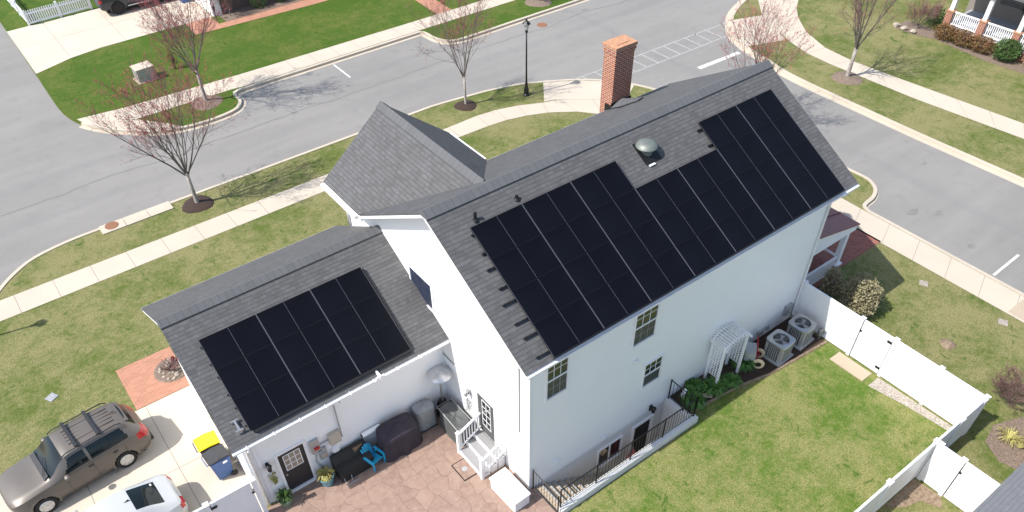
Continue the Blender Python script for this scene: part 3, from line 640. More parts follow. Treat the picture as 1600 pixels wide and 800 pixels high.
# electrics on the garage wall, vents on the south wall
mb = MB(); wbox(mb, 'y', gy, -5.12, -4.82, 1.25, 1.85, 0, .1); wbox(mb, 'y', gy, -4.92, -4.66, .8, 1.3, 0, .1); mt = mb.build('meter_box', 'grey_metal', H)
MB().lathe([(.09, -.2), (.1, -.1)], 14, (-4.79, gy, 1.08), 'y').build('meter_dial', 'steel', mt); mb = MB(); wbox(mb, 'y', gy, -5.03, -4.86, 1.42, 1.54, .1, .14); mb.build('shutoff_label', 'red', mt)
mb = MB(); wbox(mb, 'y', gy, -4.50, -4.12, 1.25, 1.75, 0, .15); mb.build('inverter_box', 'walk', H)
MB().tube([(-4.05, gy-.05, 1.3), (-4.05, gy-.05, 3.05), (-3.98, gy-.05, 3.2), (-3.98, 4.1, 3.4)], .022, 6).tube([(-4.82, gy-.05, 1.5), (-4.5, gy-.05, 1.5)], .022, 6).tube([(-4.98, gy-.03, 1.25), (-5.06, gy-.03, .8), (-4.9, gy-.03, .1)], .025, 6).build('conduit', 'grey_plastic', H)
mb = MB(); mb.lathe([(.13, -.1), (.16, -.03), (.15, 0)], 16, (-4.36, gy, .9), 'y'); mb.build('round_vent', 'white', H)
MB().tube([(-.03, .46, 5.9), (-.03, .46, 2.55), (-.03, 2.9, 2.55), (-.03, 4.6, 2.56)], .022, 6).build('conduit', 'grey_plastic', H)
for x, z, s in ((1.12, .57, .12), (3.14, .2, .1), (4.24, 3.24, .09)): mb = MB(); wbox(mb, 'y', 0, x-s, x+s, z-s, z+s, 0, .07); mb.build('wall_vent', 'white', H, bevel=.02)
mb = MB(); wbox(mb, 'y', 0, 12.35, 12.7, .5, 1.0, 0, .12); wbox(mb, 'y', 0, 10.9, 11.2, .25, .5, 0, .10); wbox(mb, 'y', 0, 11.4, 11.55, .3, .5, 0, .08); mb.build('utility_box', 'grey_metal', H)
mb = MB(); wbox(mb, 'x', 13.085, -.03, .0, .1, .2, 0, .01); 
# porch at the east end
PZ = 2.62
mb = MB(); mb.slab([(13.1, .18, 3.62), (13.1, 6.5, 3.62), (16.35, 6.5, 2.88), (16.35, .18, 2.88)][::-1], .05)
for y in (1.1, 2.0, 2.9, 3.8, 4.7, 5.6): mb.slab([(13.1, y-.02, 3.66), (16.35, y-.02, 2.92), (16.35, y+.02, 2.92), (13.1, y+.02, 3.66)], .05)
mb.build('porch_roof', 'maroon', H)
mb = MB(); mb.prism([(13.1, 2.62), (16.25, 2.62), (16.25, 2.84), (13.1, 3.56)], 'y', .22, .36); mb.box(16.0, 16.22, .36, 6.4, 2.62, 2.8); mb.build('porch_beam', 'white', H)
MB().box(13.1, 16.3, .2, 6.4, -.1, .45).build('porch_floor', 'paver_dark', H)
for y in (.45, 3.4, 6.2):
    MB().box(15.98, 16.18, y-.1, y+.1, .9, 2.62).box(15.88, 16.25, y-.19, y+.19, .86, .95).build('porch_column', 'white', H); MB().box(15.86, 16.27, y-.2, y+.2, .45, .86).build('pedestal', 'brick', H, uvf=lambda c, n: ((c.x if abs(n.y) > .5 else c.y), c.z))
mb = MB(); mb.box(13.1, 15.9, .36, .42, 1.3, 1.38); mb.box(13.1, 15.9, .37, .41, .55, .6)
for k in range(26): mb.box(13.15+k*.105, 13.185+k*.105, .375, .405, .6, 1.3)
mb.box(15.9, 15.96, .4, 1.0, 1.3, 1.38); mb.build('porch_railing', 'white', H)

# ---------------- stairwell beside the house
well = empty('basement_stairwell', (0.2, -1.3, 0), 0, 'sunken basement stairwell with concrete steps and white side wall beside the house', 'stairwell')
def wb(name, m, *bx):
    mb = MB()
    for b in bx: mb.box(b[0]-.2, b[1]-.2, b[2]+1.3, b[3]+1.3, b[4], b[5])
    return mb.build(name, m, well)
wb('outer_wall', 'concrete_white', (.2, 6.3, -1.4, -1.18, -2.5, .26), (6.1, 6.3, -1.18, -.02, -2.5, .10))
wb('floor', 'walk_old', (.2, 6.1, -1.18, -.02, -2.6, -2.5))
for k in range(13):
    z = -.03-k*.185; x = .2+k*.285
    wb('step', 'walk_old', (x, x+.285, -1.18, -.02, -2.5, z-.03)); wb('step_edge', 'grey_plastic', (x+.235, x+.285, -1.17, -.03, z-.03, z-.018))
def railing(name, pts, label, h=.95, z0=.26, drop=None):
    o = bpy.data.objects.new; P0 = Vector(pts[0]); t = empty(name, P0, 0, label, 'railing'); mb = MB(); pm = []
    for a, b in zip(pts[:-1], pts[1:]):
        a = Vector(a)-P0; b = Vector(b)-P0; L = (b-a).length; up_ = Vector((0, 0, h)); lo = Vector((0, 0, .08))
        mb.tube([a+up_, b+up_], .02, 6); mb.tube([a+lo, b+lo], .012, 6); n = int(L/.13)
        for k in range(1, n): p = a.lerp(b, k/n); pm.append((p+lo, p+up_))
        m = max(1, round(L/1.5))
        for k in range(m+1): p = a.lerp(b, k/m); MB().tube([p-Vector((0, 0, .03)), p+up_+Vector((0, 0, .04))], .025, 6).build('post', 'black', t)
    mb.build('rail', 'black', t); mb = MB()
    for p, q in pm: mb.tube([p, q], .008, 4)
    mb.build('balusters', 'black', t); return t
railing('railing', [(.25, -1.25, .26), (6.2, -1.25, .26), (6.2, -1.0, .2)], 'long black iron railing on the white stairwell wall beside the lawn')
railing('railing', [(6.2, -.78, .12), (6.2, -.08, .12)], 'short black iron railing across the garden end of the stairwell')
railing('stair_gate', [(.12, -.06, .0), (.12, -1.3, .0)], 'black iron gate at the patio end of the stairwell by the deck box', h=1.0)
# folded chair and ball by the basement door
t = empty('folded_umbrella', (4.28, -.45, -2.5), 0, 'folded coral pink umbrella standing beside the basement door at the stairwell foot', 'umbrella')
MB().tube([(0, 0, 0), (0, 0, 1.75)], .018, 6).build('pole', 'steel', t); mb = MB(); vs = []
for z, r in ((.55, .20), (.75, .19), (1.1, .15), (1.45, .09), (1.65, .02)): vs += [(math.cos(a)*r*(1 if q % 2 else .72), math.sin(a)*r*(1 if q % 2 else .72), z) for q, a in enumerate([math.pi*2*i/16 for i in range(16)])]
mb.add(vs, [(jj*16+k, jj*16+(k+1) % 16, (jj+1)*16+(k+1) % 16, (jj+1)*16+k) for jj in range(4) for k in range(16)]); mb.build('canopy', 'pink', t)
t = empty('garden_stool', (4.0, -.55, -2.5), 0, 'small round grey stool with black seat left of the folded coral umbrella', 'stool'); MB().lathe([(.15, .98), (.17, 1.0), (.17, 1.05), (.02, 1.07)], 16).build('seat', 'black_plastic', t)
for k in range(3): MB().tube([(math.cos(k*2.1)*.12, math.sin(k*2.1)*.12, .98), (math.cos(k*2.1)*.2, math.sin(k*2.1)*.2, 0)], .015, 6).build('leg', 'grey_metal', t)
t = empty('bucket', (5.1, -.75, -2.5), 0, 'small teal bucket on the stairwell floor in front of the basement door', 'bucket')
MB().lathe([(.14, 0), (.19, .35), (.17, .35), (.13, .05)], 16).build('pail', 'teal_pot', t); MB().tube([(-.18, 0, .34), (-.1, 0, .5), (.1, 0, .5), (.18, 0, .34)], .008, 5).build('handle', 'steel', t)

# ---------------- back door steps
t = empty('porch_steps', (-.48, 1.9, 0), 0, 'white wooden back door steps with grey treads and handrails', 'steps')
for k, (x0, x1, z) in enumerate(((-.95, -.62, .19), (-.62, -.32, .38), (-.32, -.02, .56))):
    MB().box(x0+.48, x1+.45, -.64, .64, z-.03, z+.003).build('tread', 'tread_grey', t); MB().box(x0+.46, x0+.478, -.68, .68, 0 if k == 0 else z-.19, z+.004).box(x0+.5, x1+.46, -.66, .66, 0, z-.04).build('riser', 'white', t)
for s in (-1, 1):
    y = s*.66
    MB().box(-.52, -.42, y-.05, y+.05, 0, 1.05).box(-.535, -.405, y-.065, y+.065, 1.05, 1.09).build('newel_post', 'white', t)
    mb = MB(); mb.slab([(-.47, y-.03, 1.0), (.44, y-.03, 1.45), (.44, y+.03, 1.45), (-.47, y+.03, 1.0)], .07); mb.slab([(-.47, y-.02, .25), (.44, y-.02, .75), (.44, y+.02, .75), (-.47, y+.02, .25)], .05)
    for k in range(1, 8): f = k/8; x = -.47+.91*f; mb.box(x-.015, x+.015, y-.015, y+.015, .25+.5*f-.02, .97+.45*f)
    mb.build('handrail', 'white', t)
# ---------------- patio things
o = empty('patio_drain', (-1.2, 1.9, .012), 0, 'square concrete slab with a round drain set in the patio by the back steps', 'drain')
MB().box(-.24, .24, -.36, .36, 0, .025).build('slab', 'stamped', o); MB().lathe([(.1, .02), (.1, .035)], 14).build('grate', 'grey_metal', o)
mb = MB().box(-.27, .27, -.39, -.37, 0, .02).box(-.27, .27, .37, .39, 0, .02).box(-.27, -.25, -.37, .37, 0, .02).box(.25, .27, -.37, .37, 0, .02); mb.build('joint', 'dark', o)
t = empty('deck_box', (-.62, .2, 0), R(2), 'long white storage deck box against the wall by the stair gate', 'deck box')
MB().box(-.30, .30, -.62, .62, 0, .48).build('body', 'white', t, bevel=.02); MB().box(-.33, .33, -.65, .65, .48, .55).build('lid', 'white', t, bevel=.015)
t = empty('storage_bench', (-.5, 3.42, 0), 0, 'charcoal fabric covered fire table against the white house wall', 'covered furniture')
def cover(mb, x0, x1, y0, y1, h, bulge=.04, top=.06, n=28, sag=0, seed=0, twist=1.0):
    rr = random.Random(seed); cx, cy = (x0+x1)/2, (y0+y1)/2; a, b = (x1-x0)/2, (y1-y0)/2; ph = [rr.uniform(0, 6) for _ in range(4)]
    rings = []
    for (k, z) in ((1.08, 0), (1.06, h*.25), (1.03, h*.55), (1.0, h*.85), (.97, h-.02), (.90, h), (.6, h+top*.6-sag), (.25, h+top-sag), (0.01, h+top-sag)):
        ring = []
        for i in range(n):
            th = 2*math.pi*i/n; c, s_ = math.cos(th), math.sin(th); e = 4 if k > .5 else 2.5; r = (abs(c)**e+abs(s_)**e)**(-1/e)
            f = 1+bulge*(1-z/h if z < h else 0)*(math.sin(7*th+ph[0])+.6*math.sin(11*th+ph[1])); ring.append((cx+a*k*r*c*f, cy+b*k*r*s_*f, z+(.02*math.sin(3*th+ph[2]) if 0 < z else 0)))
        rings.append(ring)
    B = len(mb.v)
    for r_ in rings: mb.v += r_
    for i in range(len(rings)-1):
        for k in range(n): mb.f.append((B+i*n+k, B+i*n+(k+1) % n, B+(i+1)*n+(k+1) % n, B+(i+1)*n+k))
    return mb
cover(MB(), -.33, .3, -.68, .62, .88, .02, -.08, seed=5).build('cover', 'coverc', t, smooth=True, auto=True)
MB().tube([(-.33, -.66, .88), (-.3, .6, .9), (.28, .62, .9), (.3, -.66, .88), (-.33, -.66, .88)], .015, 5).build('piping', 'grey_plastic', t)
t = empty('covered_grill', (-2.35, 4.05, 0), 0, 'large barbecue grill under a dark plum cover on the patio', 'covered grill')
mb = MB(); cover(mb, -.70, .64, -.42, .42, 1.05, .10, .18, 56, seed=2); mb.build('cover', 'covera', t, smooth=True)
MB().tube([(-.5, -.28, .9), (-.52, -.34, .4)], .02, 5).build('strap', 'black', t)
t = empty('covered_cart', (-1.2, 4.3, 0), 0, 'smaller cart under a light grey cover between the plum covered grill and the patio heater', 'covered grill')
mb = MB(); cover(mb, -.36, .36, -.26, .26, 1.0, .03, .08, 32, seed=8); mb.build('cover', 'coverb', t, smooth=True, auto=True); MB().tube([(-.34, -.3, .06), (.34, -.3, .06)], .02, 5).build('base_bar', 'black', t)
t = empty('patio_heater', (-.42, 4.3, 0), 0, 'tall steel patio heater with round reflector dome in the wall corner', 'patio heater')
MB().lathe([(.24, 0), (.24, .08), (.2, .12), (.2, .55), (.14, .72)], 20).build('base', 'black', t, smooth=True, auto=True); MB().tube([(0, 0, .7), (0, 0, 1.75)], .035, 8).build('pole', 'steel', t); MB().lathe([(.07, 1.72), (.1, 1.85), (.1, 2.05), (.05, 2.12)], 16).build('burner', 'steel', t, smooth=True)
MB().lathe([(.43, 2.08), (.42, 2.1), (.3, 2.17), (.12, 2.22), (.11, 2.25), (.01, 2.26)], 28).build('reflector', 'alu', t, smooth=True, auto=True)
# wall hose reel
t = empty('wall_hose_box', (-3.1, gy-.02, .95), 0, 'white cylindrical hose holder on the garage wall beside the plum cover', 'hose holder')
MB().lathe([(.09, -.34), (.09, .34)], 14, (0, -.12, 0), 'x').build('housing', 'white', t, smooth=True, auto=True); MB().lathe([(.075, -.36), (.075, -.341)], 14, (0, -.12, 0), 'x').box(.2, .24, -.25, -.02, -.2, .02).build('end_cap', 'black', t)
# covered table and blue chair
t = empty('covered_bench', (-4.1, 4.22, 0), 0, 'black covered patio bench along the garage wall beside the blue chair', 'covered bench')
mb = MB(); mb.prism([(-.36, 0), (.32, 0), (.32, .78), (.22, .80), (.05, .46), (-.34, .42)], 'x', -.55, .68); mb.build('cover', 'coverd', t, bevel=.02)
for x in (-.45, -.2): MB().tube([(x, -.34, .2), (x-.05, -.5, .02), (x+.2, -.52, .02)], .012, 5).build('leg', 'steel', t)
t = empty('adirondack_chair', (-3.40, 3.92, 0), R(14), 'small bright blue plastic adirondack chair on the patio', 'chair')
for k in range(5):
    x = -.2+k*.1; MB().slab([(x-.045, -.22, .36), (x+.045, -.22, .36), (x*.8+.042, .22, .24), (x*.8-.042, .22, .24)], .02).build('seat_slat', 'blue', t) if False else None
mb = MB()
for k in range(5): x = -.19+k*.095; mb.slab([(x-.043, -.2, .33), (x+.043, -.2, .33), (x+.043, .24, .25), (x-.043, .24, .25)], .02)
mb.build('seat', 'blue', t); mb = MB()
for k in range(5): x = -.16+k*.08; hh = .78-.05*abs(k-2)**1.5; mb.slab([(x-.036, .22, .24), (x+.036, .22, .24), (x*1.25+.04, .45, hh), (x*1.25-.04, .45, hh)], .02)
mb.build('backrest', 'blue', t)
for s in (-1, 1):
    mb = MB(); mb.box(s*.3-.055, s*.3+.055, -.28, .34, .45, .475); mb.build('armrest', 'blue', t, bevel=.008)
    MB().box(s*.27-.02, s*.27+.02, -.28, -.2, 0, .45).build('leg', 'blue', t); MB().slab([(s*.25-.02, .2, .45), (s*.25+.02, .2, .45), (s*.25+.02, .45, 0), (s*.25-.02, .45, 0)], .07).build('leg', 'blue', t)
t = empty('cardboard_box', (-3.72, 4.45, .0), R(10), 'small tan planter box behind the blue chair', 'box'); C0 = [o for o in COL.objects if o.name == 'adirondack_chair'][0]; C0.scale = (.88, .88, .92)
MB().box(-.17, .17, -.1, .1, .5, .72).box(-.12, .12, -.08, .08, 0, .5).build('box', 'wood', t)

# ---------------- plants
def leafball(mb, c, rx, ry, rz, n, size, rr, shell=.55):
    for _ in range(n):
        while True:
            p = Vector((rr.uniform(-1, 1), rr.uniform(-1, 1), rr.uniform(-1, 1)))
            if shell < p.length < 1: break
        k = 1+.16*math.sin(5*p.x+3*p.y+c[0])*math.cos(4*p.z+c[1]*2)
        q = Vector((c[0]+p.x*rx*k, c[1]+p.y*ry*k, c[2]+p.z*rz*k)); a = Vector((rr.gauss(0, 1), rr.gauss(0, 1), rr.gauss(0, 1))).normalized(); b = a.cross(Vector((rr.gauss(0, 1), rr.gauss(0, 1), rr.gauss(0, 1)))).normalized(); s = size*rr.uniform(.6, 1.3)
        mb.add([q-a*s, q+b*s*.45, q+a*s, q-b*s*.45], [(0, 1, 2, 3)])
def blades(mb, c, r, h, n, rr, w=.02, out=1.0):
    for _ in range(n):
        t = rr.uniform(0, 6.283); d = Vector((math.cos(t), math.sin(t), 0)); s = Vector((-d.y, d.x, 0))*w; L = rr.uniform(.5, 1)*h; o = Vector(c)+d*rr.uniform(0, r*.35)
        m = o+d*r*out*.45+Vector((0, 0, L)); e = o+d*r*out*rr.uniform(.8, 1.1)+Vector((0, 0, L*.65))
        mb.add([o-s*.6, o+s*.6, m+s, m-s], [(0, 1, 2, 3)]); mb.add([m-s, m+s, e], [(0, 1, 2)])
def potted(name, loc, rad, h, pm, lm, label):
    t = empty(name, loc, 0, label, 'potted plant'); rr = random.Random(int(loc[0]*10))
    MB().lathe([(rad*.7, 0), (rad*.85, h*.3), (rad, h*.95), (rad*1.06, h), (rad*.93, h), (rad*.9, h*.9), (.02, h*.88)], 20).build('pot', pm, t, smooth=True, auto=True)
    mb = MB(); blades(mb, (0, 0, h*.85), rad*1.1, .3, 110, rr, .018); mb.build('foliage', lm, t)
    MB().lathe([(rad*.88, h*.9), (.02, h*.93)], 16).build('potting_soil', 'mulch', t)
potted('flower_pot', (-5.02, 4.2, .012), .25, .38, 'teal_pot', 'leaf_yellow', 'light blue glazed pot with yellow green plant right of the black door')
potted('flower_pot', (-6.42, 4.3, .012), .23, .32, 'green_pot', 'leaf', 'green glazed pot with low dark plant left of the black door')
def bush(name, loc, r, m, n, size, label, cat='shrub', group=None, twigm=None, shell=.5, seed=1):
    t = empty(name, loc, 0, label, cat, group); rr = random.Random(seed); mb = MB(); leafball(mb, (0, 0, r[2]*.95), *r, n, size, rr, shell); mb.build('foliage', m, t)
    mb = MB()
    for k in range(14):
        a = rr.uniform(0, 6.28); e = Vector((math.cos(a)*r[0]*.7*rr.random(), math.sin(a)*r[1]*.7*rr.random(), r[2]*rr.uniform(1.2, 1.7))); mb.tube([(0, 0, -.02), e*.5, e], [.03, .02, .008], 4)
    mb.build('stems', twigm or 'twig', t); return t
bush('shrub', (15.3, -1.3, 0), (.86, .82, .84), 'leaf_dry', 6500, .055, 'round pale leafy shrub beside the front porch behind the white fence', seed=4, shell=.2)
bush('shrub', (15.05, -.15, 0), (.45, .4, .8), 'leaf_dry', 900, .06, 'narrow sparse shrub squeezed between the house corner and the round pale shrub', seed=6, shell=.1)
rr = random.Random(11)
for k, (x, y, r, lab) in enumerate(((6.75, -.75, .42, 'leafy green perennial nearest the stairwell in the mulch bed'), (7.75, -.75, .45, 'spreading green perennial at the near foot of the white arbor'), (8.5, -.95, .36, 'small green perennial between the arbor legs'), (9.55, -.6, .42, 'upright green perennial beside the cart wheels'), (7.3, -.25, .34, 'dark green perennial against the house wall in the mulch bed'))):
    t = empty('garden_plant', (x, y, .02), 0, lab, 'plant', 'green perennials in the mulch bed'); mb = MB(); blades(mb, (0, 0, 0), r, .38, 160, rr, .022); mb.build('leaves', 'leaf_bright', t)

# trees ----------------------------------------------------------
def tree(name, loc, Hh, spread, seed, label, fork=1.9, tr=.085, limbs=8, buds=1.0, lean=(0, 0), twigs=1.0, red=True, dens=1.0, group='bare street trees', pale=True):
    rr = random.Random(seed); t = empty(name, loc, 0, label, 'tree', group)
    wood = MB(); tw = MB(); bd = MB()
    top = Vector((lean[0]*.3, lean[1]*.3, fork))
    MB().tube([(0, 0, -.05), (0, 0, .08), Vector((lean[0]*.1, lean[1]*.1, fork*.5)), top], [tr*1.5, tr*1.05, tr*.92, tr*.85], 8).build('trunk', 'bark_pale' if pale else 'bark', t, smooth=True)
    def bud(p):
        if rr.random() > buds: return
        for _ in range(rr.choice((1, 1, 2))):
            q = p+Vector((rr.gauss(0, .03), rr.gauss(0, .03), rr.gauss(0, .03))); s = rr.uniform(.016, .032)
            a = Vector((rr.gauss(0, 1), rr.gauss(0, 1), rr.gauss(0, 1))).normalized()*s; b = a.orthogonal().normalized()*s*.7; c = a.cross(b).normalized()*s*.7
            bd.add([q+a, q+b, q+c, q-a*.8, q-b*.6-c*.5], [(0, 1, 2), (0, 2, 4), (0, 4, 1), (3, 2, 1), (3, 4, 2), (3, 1, 4)])
    def grow(p, d, L, r, lvl):
        n = 5 if lvl < 2 else 3; pts = [p]; rs = [r]; dd = d.copy()
        for i in range(n):
            dd = (dd+Vector((rr.gauss(0, .09), rr.gauss(0, .09), .07+rr.gauss(0, .04)))).normalized(); pts.append(pts[-1]+dd*L/n); rs.append(max(.0032, r*(1-.8*(i+1)/n)))
        (wood if lvl < 2 else tw).tube(pts, rs, 5 if lvl < 1 else (4 if lvl < 2 else 3), cap=False)
        if lvl >= 3: 
            bud(pts[-1]); bud(pts[-2]) if rr.random() < .6 else None
            return
        if lvl == 2: bud(pts[-1])
        m = {0: int(10*dens), 1: int(7*dens), 2: int(3.2*twigs)}[lvl]
        for k in range(m):
            f = rr.uniform(.22 if lvl == 0 else .15, 1); i = min(n-1, int(f*n)); q = pts[i].lerp(pts[i+1], f*n-i)
            ax = (pts[i+1]-pts[i]).normalized(); sd = ax.orthogonal().normalized(); sd.rotate(Matrix.Rotation(rr.uniform(0, 6.283), 3, ax))
            ang = rr.uniform(.35, .75); nd = (ax*math.cos(ang)+sd*math.sin(ang)).normalized(); grow(q, nd, L*rr.uniform(.34, .58)*(1.1-.45*f), max(.004, rs[i]*.5), lvl+1)
    for k in range(limbs):
        a = 6.283*(k+rr.uniform(-.3, .3))/limbs; f = k/limbs; tilt = spread*rr.uniform(.35, 1.05) if k else .08
        st = Vector((0, 0, fork*rr.uniform(.82, 1.0))) if k else top; st = Vector((top.x*st.z/fork, top.y*st.z/fork, st.z))
        d = Vector((math.cos(a)*math.sin(tilt)+lean[0]*.12, math.sin(a)*math.sin(tilt)+lean[1]*.12, math.cos(tilt))).normalized()
        grow(st, d, (Hh-fork)*rr.uniform(.72, 1.0)*(1.0 if tilt < .5 else .9), tr*rr.uniform(.30, .46), 0)
    wood.build('limbs', 'bark', t, smooth=True); tw.build('twigs', 'twig', t)
    if bd.v: bd.build('foliage', 'bud', t)
    return t
def mulch_ring(x, y, r, m, label):
    rr = random.Random(int(x*7)); mb = MB(); n = 28; vs = []
    for kr, z in ((1.0, .004), (.85, .05), (.45, .11), (.12, .13)):
        for i in range(n): a = 6.283*i/n; k = kr*(1+.06*math.sin(3*a+x)+rr.uniform(-.03, .03)); vs.append((x+math.cos(a)*r*k, y+math.sin(a)*r*k, z))
    mb.add(vs, [(j*n+i, j*n+(i+1) % n, (j+1)*n+(i+1) % n, (j+1)*n+i) for j in range(3) for i in range(n)]+[tuple(3*n+i for i in range(n))])
    return tag(mb.build('mulch_ring', m), label, 'mulch', kind='stuff')
T = [('T3', -2.53, 21.82, 6.9, .66, 29, 'bare young tree with red buds in dark mulch between street and sidewalk', .72, 'mulch', 1.75, .095, 10, 1.0),
     ('T1', 1.5, 30.84, 7.0, .66, 5, 'bare tree with red buds on the small kerbed island across the street', .85, 'mulch_old', 1.9, .095, 10, 1.0),
     ('T2', 12.57, 21.58, 6.2, .50, 9, 'slim bare vase shaped tree in dark mulch near the black lamp post', .62, 'mulch', 1.7, .07, 9, .35),
     ('T4', 31.37, 10.64, 7.5, .55, 13, 'tall bare tree in pale mulch across the side street from the roof', .85, 'mulch_old', 1.8, .11, 8, .25),
     ('T5', 22.7, 10.6, 6.3, .62, 17, 'bare tree with red buds rising behind the far end of the main roof ridge', .7, 'mulch', 1.8, .08, 9, .7)]
for nm, x, y, h, sp, sd_, lab, mr, mm, fk, tr, lb, bu in T:
    tree('bare_tree', (x, y, 0), h, sp, sd_, lab, fork=fk, tr=tr, limbs=lb, buds=bu, dens=1.0 if nm in ('T1', 'T3') else .9)
    mulch_ring(x, y, mr, mm, 'ring of '+('dark' if mm == 'mulch' else 'pale')+' mulch around the foot of the '+lab.split(' with ')[0].split(' in ')[0].replace('a ', '')+' '+{'T3': 'beside the storm inlet', 'T1': 'on the kerbed island', 'T2': 'near the lamp post', 'T4': 'across the side street', 'T5': 'behind the roof'}[nm])
# grey transformer cabinet and little shrub on the north lawn
t = empty('utility_cabinet', (-.2, 35.7, 0), R(4), 'pale grey utility cabinet on the green lawn across the street', 'utility box')
MB().box(-.5, .5, -.4, .4, 0, .75).build('body', 'grey_metal', t, bevel=.02); MB().box(-.53, .53, -.43, .43, .75, .8).build('lid', 'walk', t); MB().box(-.6, .6, -.5, .5, -.02, .05).build('plinth', 'walk_old', t)
bush('shrub', (1.6, 35.9, 0), (.3, .3, .6), 'leaf_rust', 260, .05, 'small dark brown shrub right of the grey utility cabinet', seed=9, shell=.0)
tree('shrub', (24.4, 30.0, 0), 1.6, .9, 44, 'low bare shrub on the verge at the top of the street', fork=.2, tr=.03, limbs=9, buds=.5, group=None, dens=.7, pale=False); mulch_ring(24.4, 30.0, .9, 'mulch_old', 'pale mulch patch under the low bare shrub at the top of the street')

# ---------------- street lamps
def lamp(x, y, label):
    t = empty('street_lamp', (x, y, 0), 0, label, 'street lamp', 'black street lamps')
    MB().lathe([(.19, 0), (.19, .06), (.13, .12), (.15, .3), (.10, .5), (.075, .62), (.09, .68), (.06, .74)], 14).build('base', 'black', t, smooth=True, auto=True)
    MB().tube([(0, 0, .7), (0, 0, 3.55)], [.05, .04], 10).build('pole', 'black', t, smooth=True)
    MB().lathe([(.05, 3.5), (.09, 3.55), (.06, 3.62), (.10, 3.68)], 10).build('collar', 'black', t)
    MB().lathe([(.10, 3.68), (.17, 3.98)], 6).build('lantern_glass', mat('lantern_glass', (.35, .38, .38), .1, spec=.8) if 'lantern_glass' not in bpy.data.materials else bpy.data.materials['lantern_glass'], t)
    MB().lathe([(.24, 3.98), (.2, 4.02), (.08, 4.12), (.05, 4.18), (.02, 4.26)], 6).build('lantern_roof', 'black', t)
lamp(15.89, 20.45, 'black post lamp with lantern head on the grass strip left of the chimney')
lamp(-13.64, 18.55, 'black post lamp at the west end of the sidewalk near the alley')

# ---------------- white vinyl fences
def fence(name, pts, label, posts=(), h=1.83, gates=()):
    P0 = Vector((*pts[0], 0)); t = empty(name, P0, 0, label, 'fence')
    a, b = Vector((*pts[0], 0)), Vector((*pts[1], 0)); d = (b-a).normalized(); n = Vector((-d.y, d.x, 0)); L = (b-a).length
    def q(mb, s0, s1, w0, w1, z0, z1):
        c = [d*s0+n*w0, d*s1+n*w0, d*s1+n*w1, d*s0+n*w1]; mb.add([(*p.xy, z0) for p in c]+[(*p.xy, z1) for p in c], [(0, 3, 2, 1), (4, 5, 6, 7), (0, 1, 5, 4), (1, 2, 6, 5), (2, 3, 7, 6), (3, 0, 4, 7)])
    ps = sorted(posts)
    for s in ps:
        mb = MB(); q(mb, s-.065, s+.065, -.065, .065, -.02, h+.03); q(mb, s-.085, s+.085, -.085, .085, h+.03, h+.05); q(mb, s-.05, s+.05, -.05, .05, h+.05, h+.075); mb.build('post', 'vinyl', t)
    for s0, s1 in zip(ps[:-1], ps[1:]):
        s0 += .067; s1 -= .067; isg = any(abs(g-(s0-.067)) < .02 for g in gates)
        if isg: s0 += .03; s1 -= .03
        mb = MB(); k = s0
        while k < s1-.01: e = min(k+.148, s1); q(mb, k, e, -.016, .016, .06, h-.02); k += .152
        q(mb, s0, s1, -.013, .013, .07, h-.03)
        p_ = mb.build('gate_panel' if isg else 'panel', 'vinyl', t)
        mb = MB(); q(mb, s0, s1, -.035, .035, .04, .15); q(mb, s0, s1, -.035, .035, h-.12, h+.0)
        if isg: q(mb, s0, s0+.09, -.03, .03, .15, h-.12); q(mb, s1-.09, s1, -.03, .03, .15, h-.12)
        mb.build('rail', 'vinyl', p_)
        if isg:
            for z in (.3, 1.6):
                mb = MB()
                for sg in (-1, 1): q(mb, s1-.16, s1+.08, sg*.036, sg*.05, z-.05, z+.05)
                mb.build('hinge', 'black', p_)
            mb = MB(); 
            for sg in (-1, 1): q(mb, s0-.03, s0+.05, sg*.036, sg*.06, 1.3, 1.38)
            mb.build('latch', 'black', p_)
    return t
fence('vinyl_fence', ((13.12, -.1), (13.12, -7.25)), 'tall white fence with gates between the back yard and the side lawn', (.0, 2.5, 3.85, 5.55, 7.15), gates=(2.5,))
fence('vinyl_fence', ((13.0, -7.25), (5.2, -7.25)), 'tall white fence along the bottom of the back yard lawn', (0.0, 1.35, 2.75, 5.2, 7.6))
fence('vinyl_fence', ((10.24, -7.4), (10.24, -10.2)), 'short white fence with a gate beside the grey neighbouring roof', (.0, .75, 2.15, 2.3), gates=(.75,))
fence('vinyl_gate', ((-7.02, 4.36), (-11.2, 4.36)), 'white double gate closing off the patio from the driveway', (.07, 1.5, 2.9, 4.1), gates=(.07, 1.5))
# neighbour building, bottom right
NB = empty('grey_roofed_garage', (9, -12, 0), 0, 'building with plain grey shingle roof at the bottom right corner', 'garage')
MB().box(-6.5, 7, -5.5, 2.3, 0, 3.1).build('wall', 'siding', NB)
MB().slab([(-6.9, 2.62, 3.2), (-6.9, -2, 5.2), (7.4, -2, 5.2), (7.4, 2.62, 3.2)], .06).slab([(-6.9, -2, 5.2), (-6.9, -6.2, 3.2), (7.4, -6.2, 3.2), (7.4, -2, 5.2)], .06).build('roof', 'shingle_far', NB, uvf=uv_slope)

